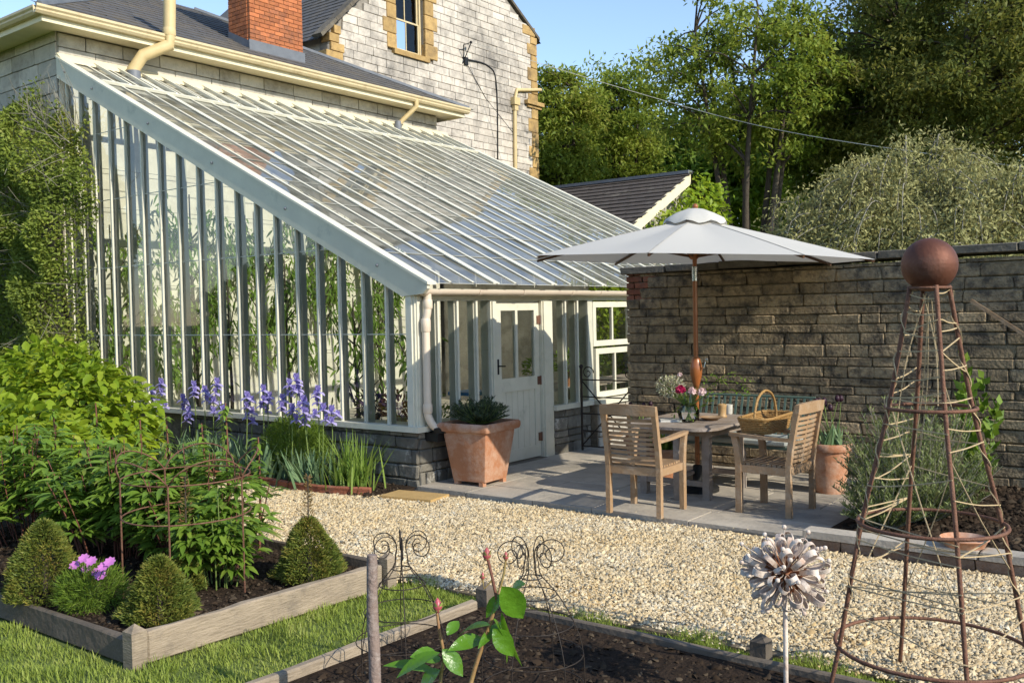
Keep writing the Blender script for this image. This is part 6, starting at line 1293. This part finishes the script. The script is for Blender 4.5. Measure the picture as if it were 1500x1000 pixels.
for i, (px, D, yt, yb, hw, n, mt, lb) in enumerate(((850, 42, 150, 330, 75, 12000, 'tree_mid', 'shaded mid green tree behind the light ash trees'), (960, 40, 165, 330, 85, 14000, 'tree_mid', 'rounded mid green tree behind the airy many stemmed tree'), (1060, 38, 170, 340, 85, 14000, 'tree_bright', 'bright sunlit undergrowth tree glowing behind bare stems'), (1165, 40, 150, 340, 80, 13000, 'tree_bright', 'sunlit bright green tree behind the slender trunk'), (1265, 44, 90, 340, 95, 16000, 'tree_mid', 'mid green tree closing the gap beside the chestnut'), (1390, 46, 60, 350, 130, 18000, 'tree_dark', 'deep shaded tree behind the huge dark one'))):
    ptree('woodland_tree', lb, px, D, yt, yb, hw, n, mt, 620+i, L=.3, W=.14, clus=1.1, gaps=1.0, group='woodland behind the garden')
# far wood that reads as one mass
g = np.random.default_rng(640); n = 26000; px = g.uniform(700, 1700, n); D = g.uniform(52, 66, n); xy = np.array([tpos(a, b_) for a, b_ in zip(px, D)]); zt = 6.5+1.8*np.sin(px*.02)+1.2*np.sin(px*.051+1); P = np.concatenate([xy, (zt*g.random(n)**.8)[:, None]], 1)
o = npobj('far_wood', *leaves(P, rdir(n, g), rdir(n, g), .6, .4), 'tree_mid'); tag(o, 'distant wood closing the view behind the trees', 'wood', kind='stuff')
g = np.random.default_rng(641); n = 16000; xx = g.uniform(-45, 40, n); P = np.stack([xx, g.uniform(-34, -28, n), (4.6+1.0*np.sin(xx*.3)+.6*np.sin(xx*.9))*g.random(n)**.7], 1)
o = npobj('boundary_hedgerow', *leaves(P, rdir(n, g), rdir(n, g), 1.0, .8), 'tree_mid'); tag(o, 'tall boundary hedgerow across the lawn, mirrored in the glass', 'hedge', kind='stuff')  # out-of-view leaf belt added to cut sky haze reflected in the glass
# ivy on the outbuilding gable
iv = gy(985, 300, YO-1.2); IV = plant('ivy', 'bright green ivy climbing under the cream bargeboard of the outbuilding', 'ivy', (xe+.2, YO-1.5, 0)); g = np.random.default_rng(650); n = 9000
yv = g.uniform(YO-4.2, YO+1.4, n); zv = g.random(n); ztop = rzr-.3-.5*np.abs(yv-YO)+.12*np.sin(yv*5)+np.where(yv > YO, .5, 0); P = np.stack([xe-.1+np.abs(g.normal(.25, .16, n)), yv, zv*np.maximum(ztop, .8)], 1); npobj('foliage', *leaves(P, g.normal([.5, -.2, -.3], .5, (n, 3)), g.normal([.7, 0, .5], .4, (n, 3)), g.uniform(.1, .18, n), g.uniform(.08, .12, n), big=False), 'golden', IV)
mb = MB(); mb.tube(pts_along([(xe-.1, YO-1.5, 0), (xe-.05, YO-1.3, 1.5), (xe-.05, YO-1, 3)], 8), .04, 6); mb.build('stem', 'bark', IV)
# weeping silver pear behind the wall
def weeping(label, c, R_, H_, seed, narc, n):
    g = np.random.default_rng(seed); t = plant('weeping_pear', label, 'tree', (c[0], c[1], 0)); mb = MB(); mb.tube(pts_along([(c[0], c[1], 0), (c[0]+.1, c[1], H_*.4), (c[0], c[1]+.1, H_*.72)], 8), list(np.linspace(.14, .08, 9)), 8); mb.build('trunk', 'bark', t, smooth=True)
    arcs = []; mb = MB()
    for k in range(narc):
        a = g.uniform(0, 6.283); q = g.uniform(.35, 1.05)*R_; zt = H_*g.uniform(.72, 1.04)*(1-.28*(q/R_)**2); o_ = np.array([math.cos(a), math.sin(a), 0])
        s0 = np.array([c[0], c[1], H_*g.uniform(.5, .72)])+o_*g.uniform(0, .35)*q
        pts = pts_along([s0, s0+o_*q*.35+[0, 0, (zt-s0[2])*.9], np.array([c[0], c[1], zt])+o_*q*.75, np.array([c[0], c[1], zt-.35*g.uniform(.5, 1.6)])+o_*q*1.02, np.array([c[0], c[1], zt-g.uniform(.7, 2.0)])+o_*q*1.08], 14); arcs.append(np.array(pts)); mb.tube(pts, list(np.linspace(.016, .004, 15)), 5, cap=False)
    mb.build('branches', 'bark_pale', t, smooth=True, fix=False); A = np.array(arcs); ix = g.integers(0, narc, n); j = g.integers(4, 15, n); P = A[ix, j]+g.normal(0, .13, (n, 3))+np.array([0, 0, -.06]); P[:, 2] = np.maximum(P[:, 2], .1)
    npobj('crown', *leaves(P, g.normal([0, 0, -.45], .6, (n, 3)), rdir(n, g), g.uniform(.06, .1, n), g.uniform(.02, .034, n)), 'silver_pear', t)
p = tpos(1330, 16.5); weeping('dome shaped silver weeping pear showing pale arching branches above the wall', (p[0], p[1]), 2.1, zat(1330, 208, 16.5)*1.02, 660, 200, 70000)
p = tpos(1500, 16); weeping('lower silver weeping pear beside the dome shaped one', (p[0], p[1]), 1.7, zat(1500, 245, 16), 661, 120, 42000)
p = tpos(1195, 17); weeping('small silver weeping pear with bare hooked twigs beside the parasol', (p[0], p[1]), 1.3, zat(1195, 280, 17), 662, 80, 15000)
p = tpos(1420, 15); weeping('silver weeping pear close behind the wall coping', (p[0], p[1]), 1.8, zat(1420, 300, 15), 663, 100, 36000)
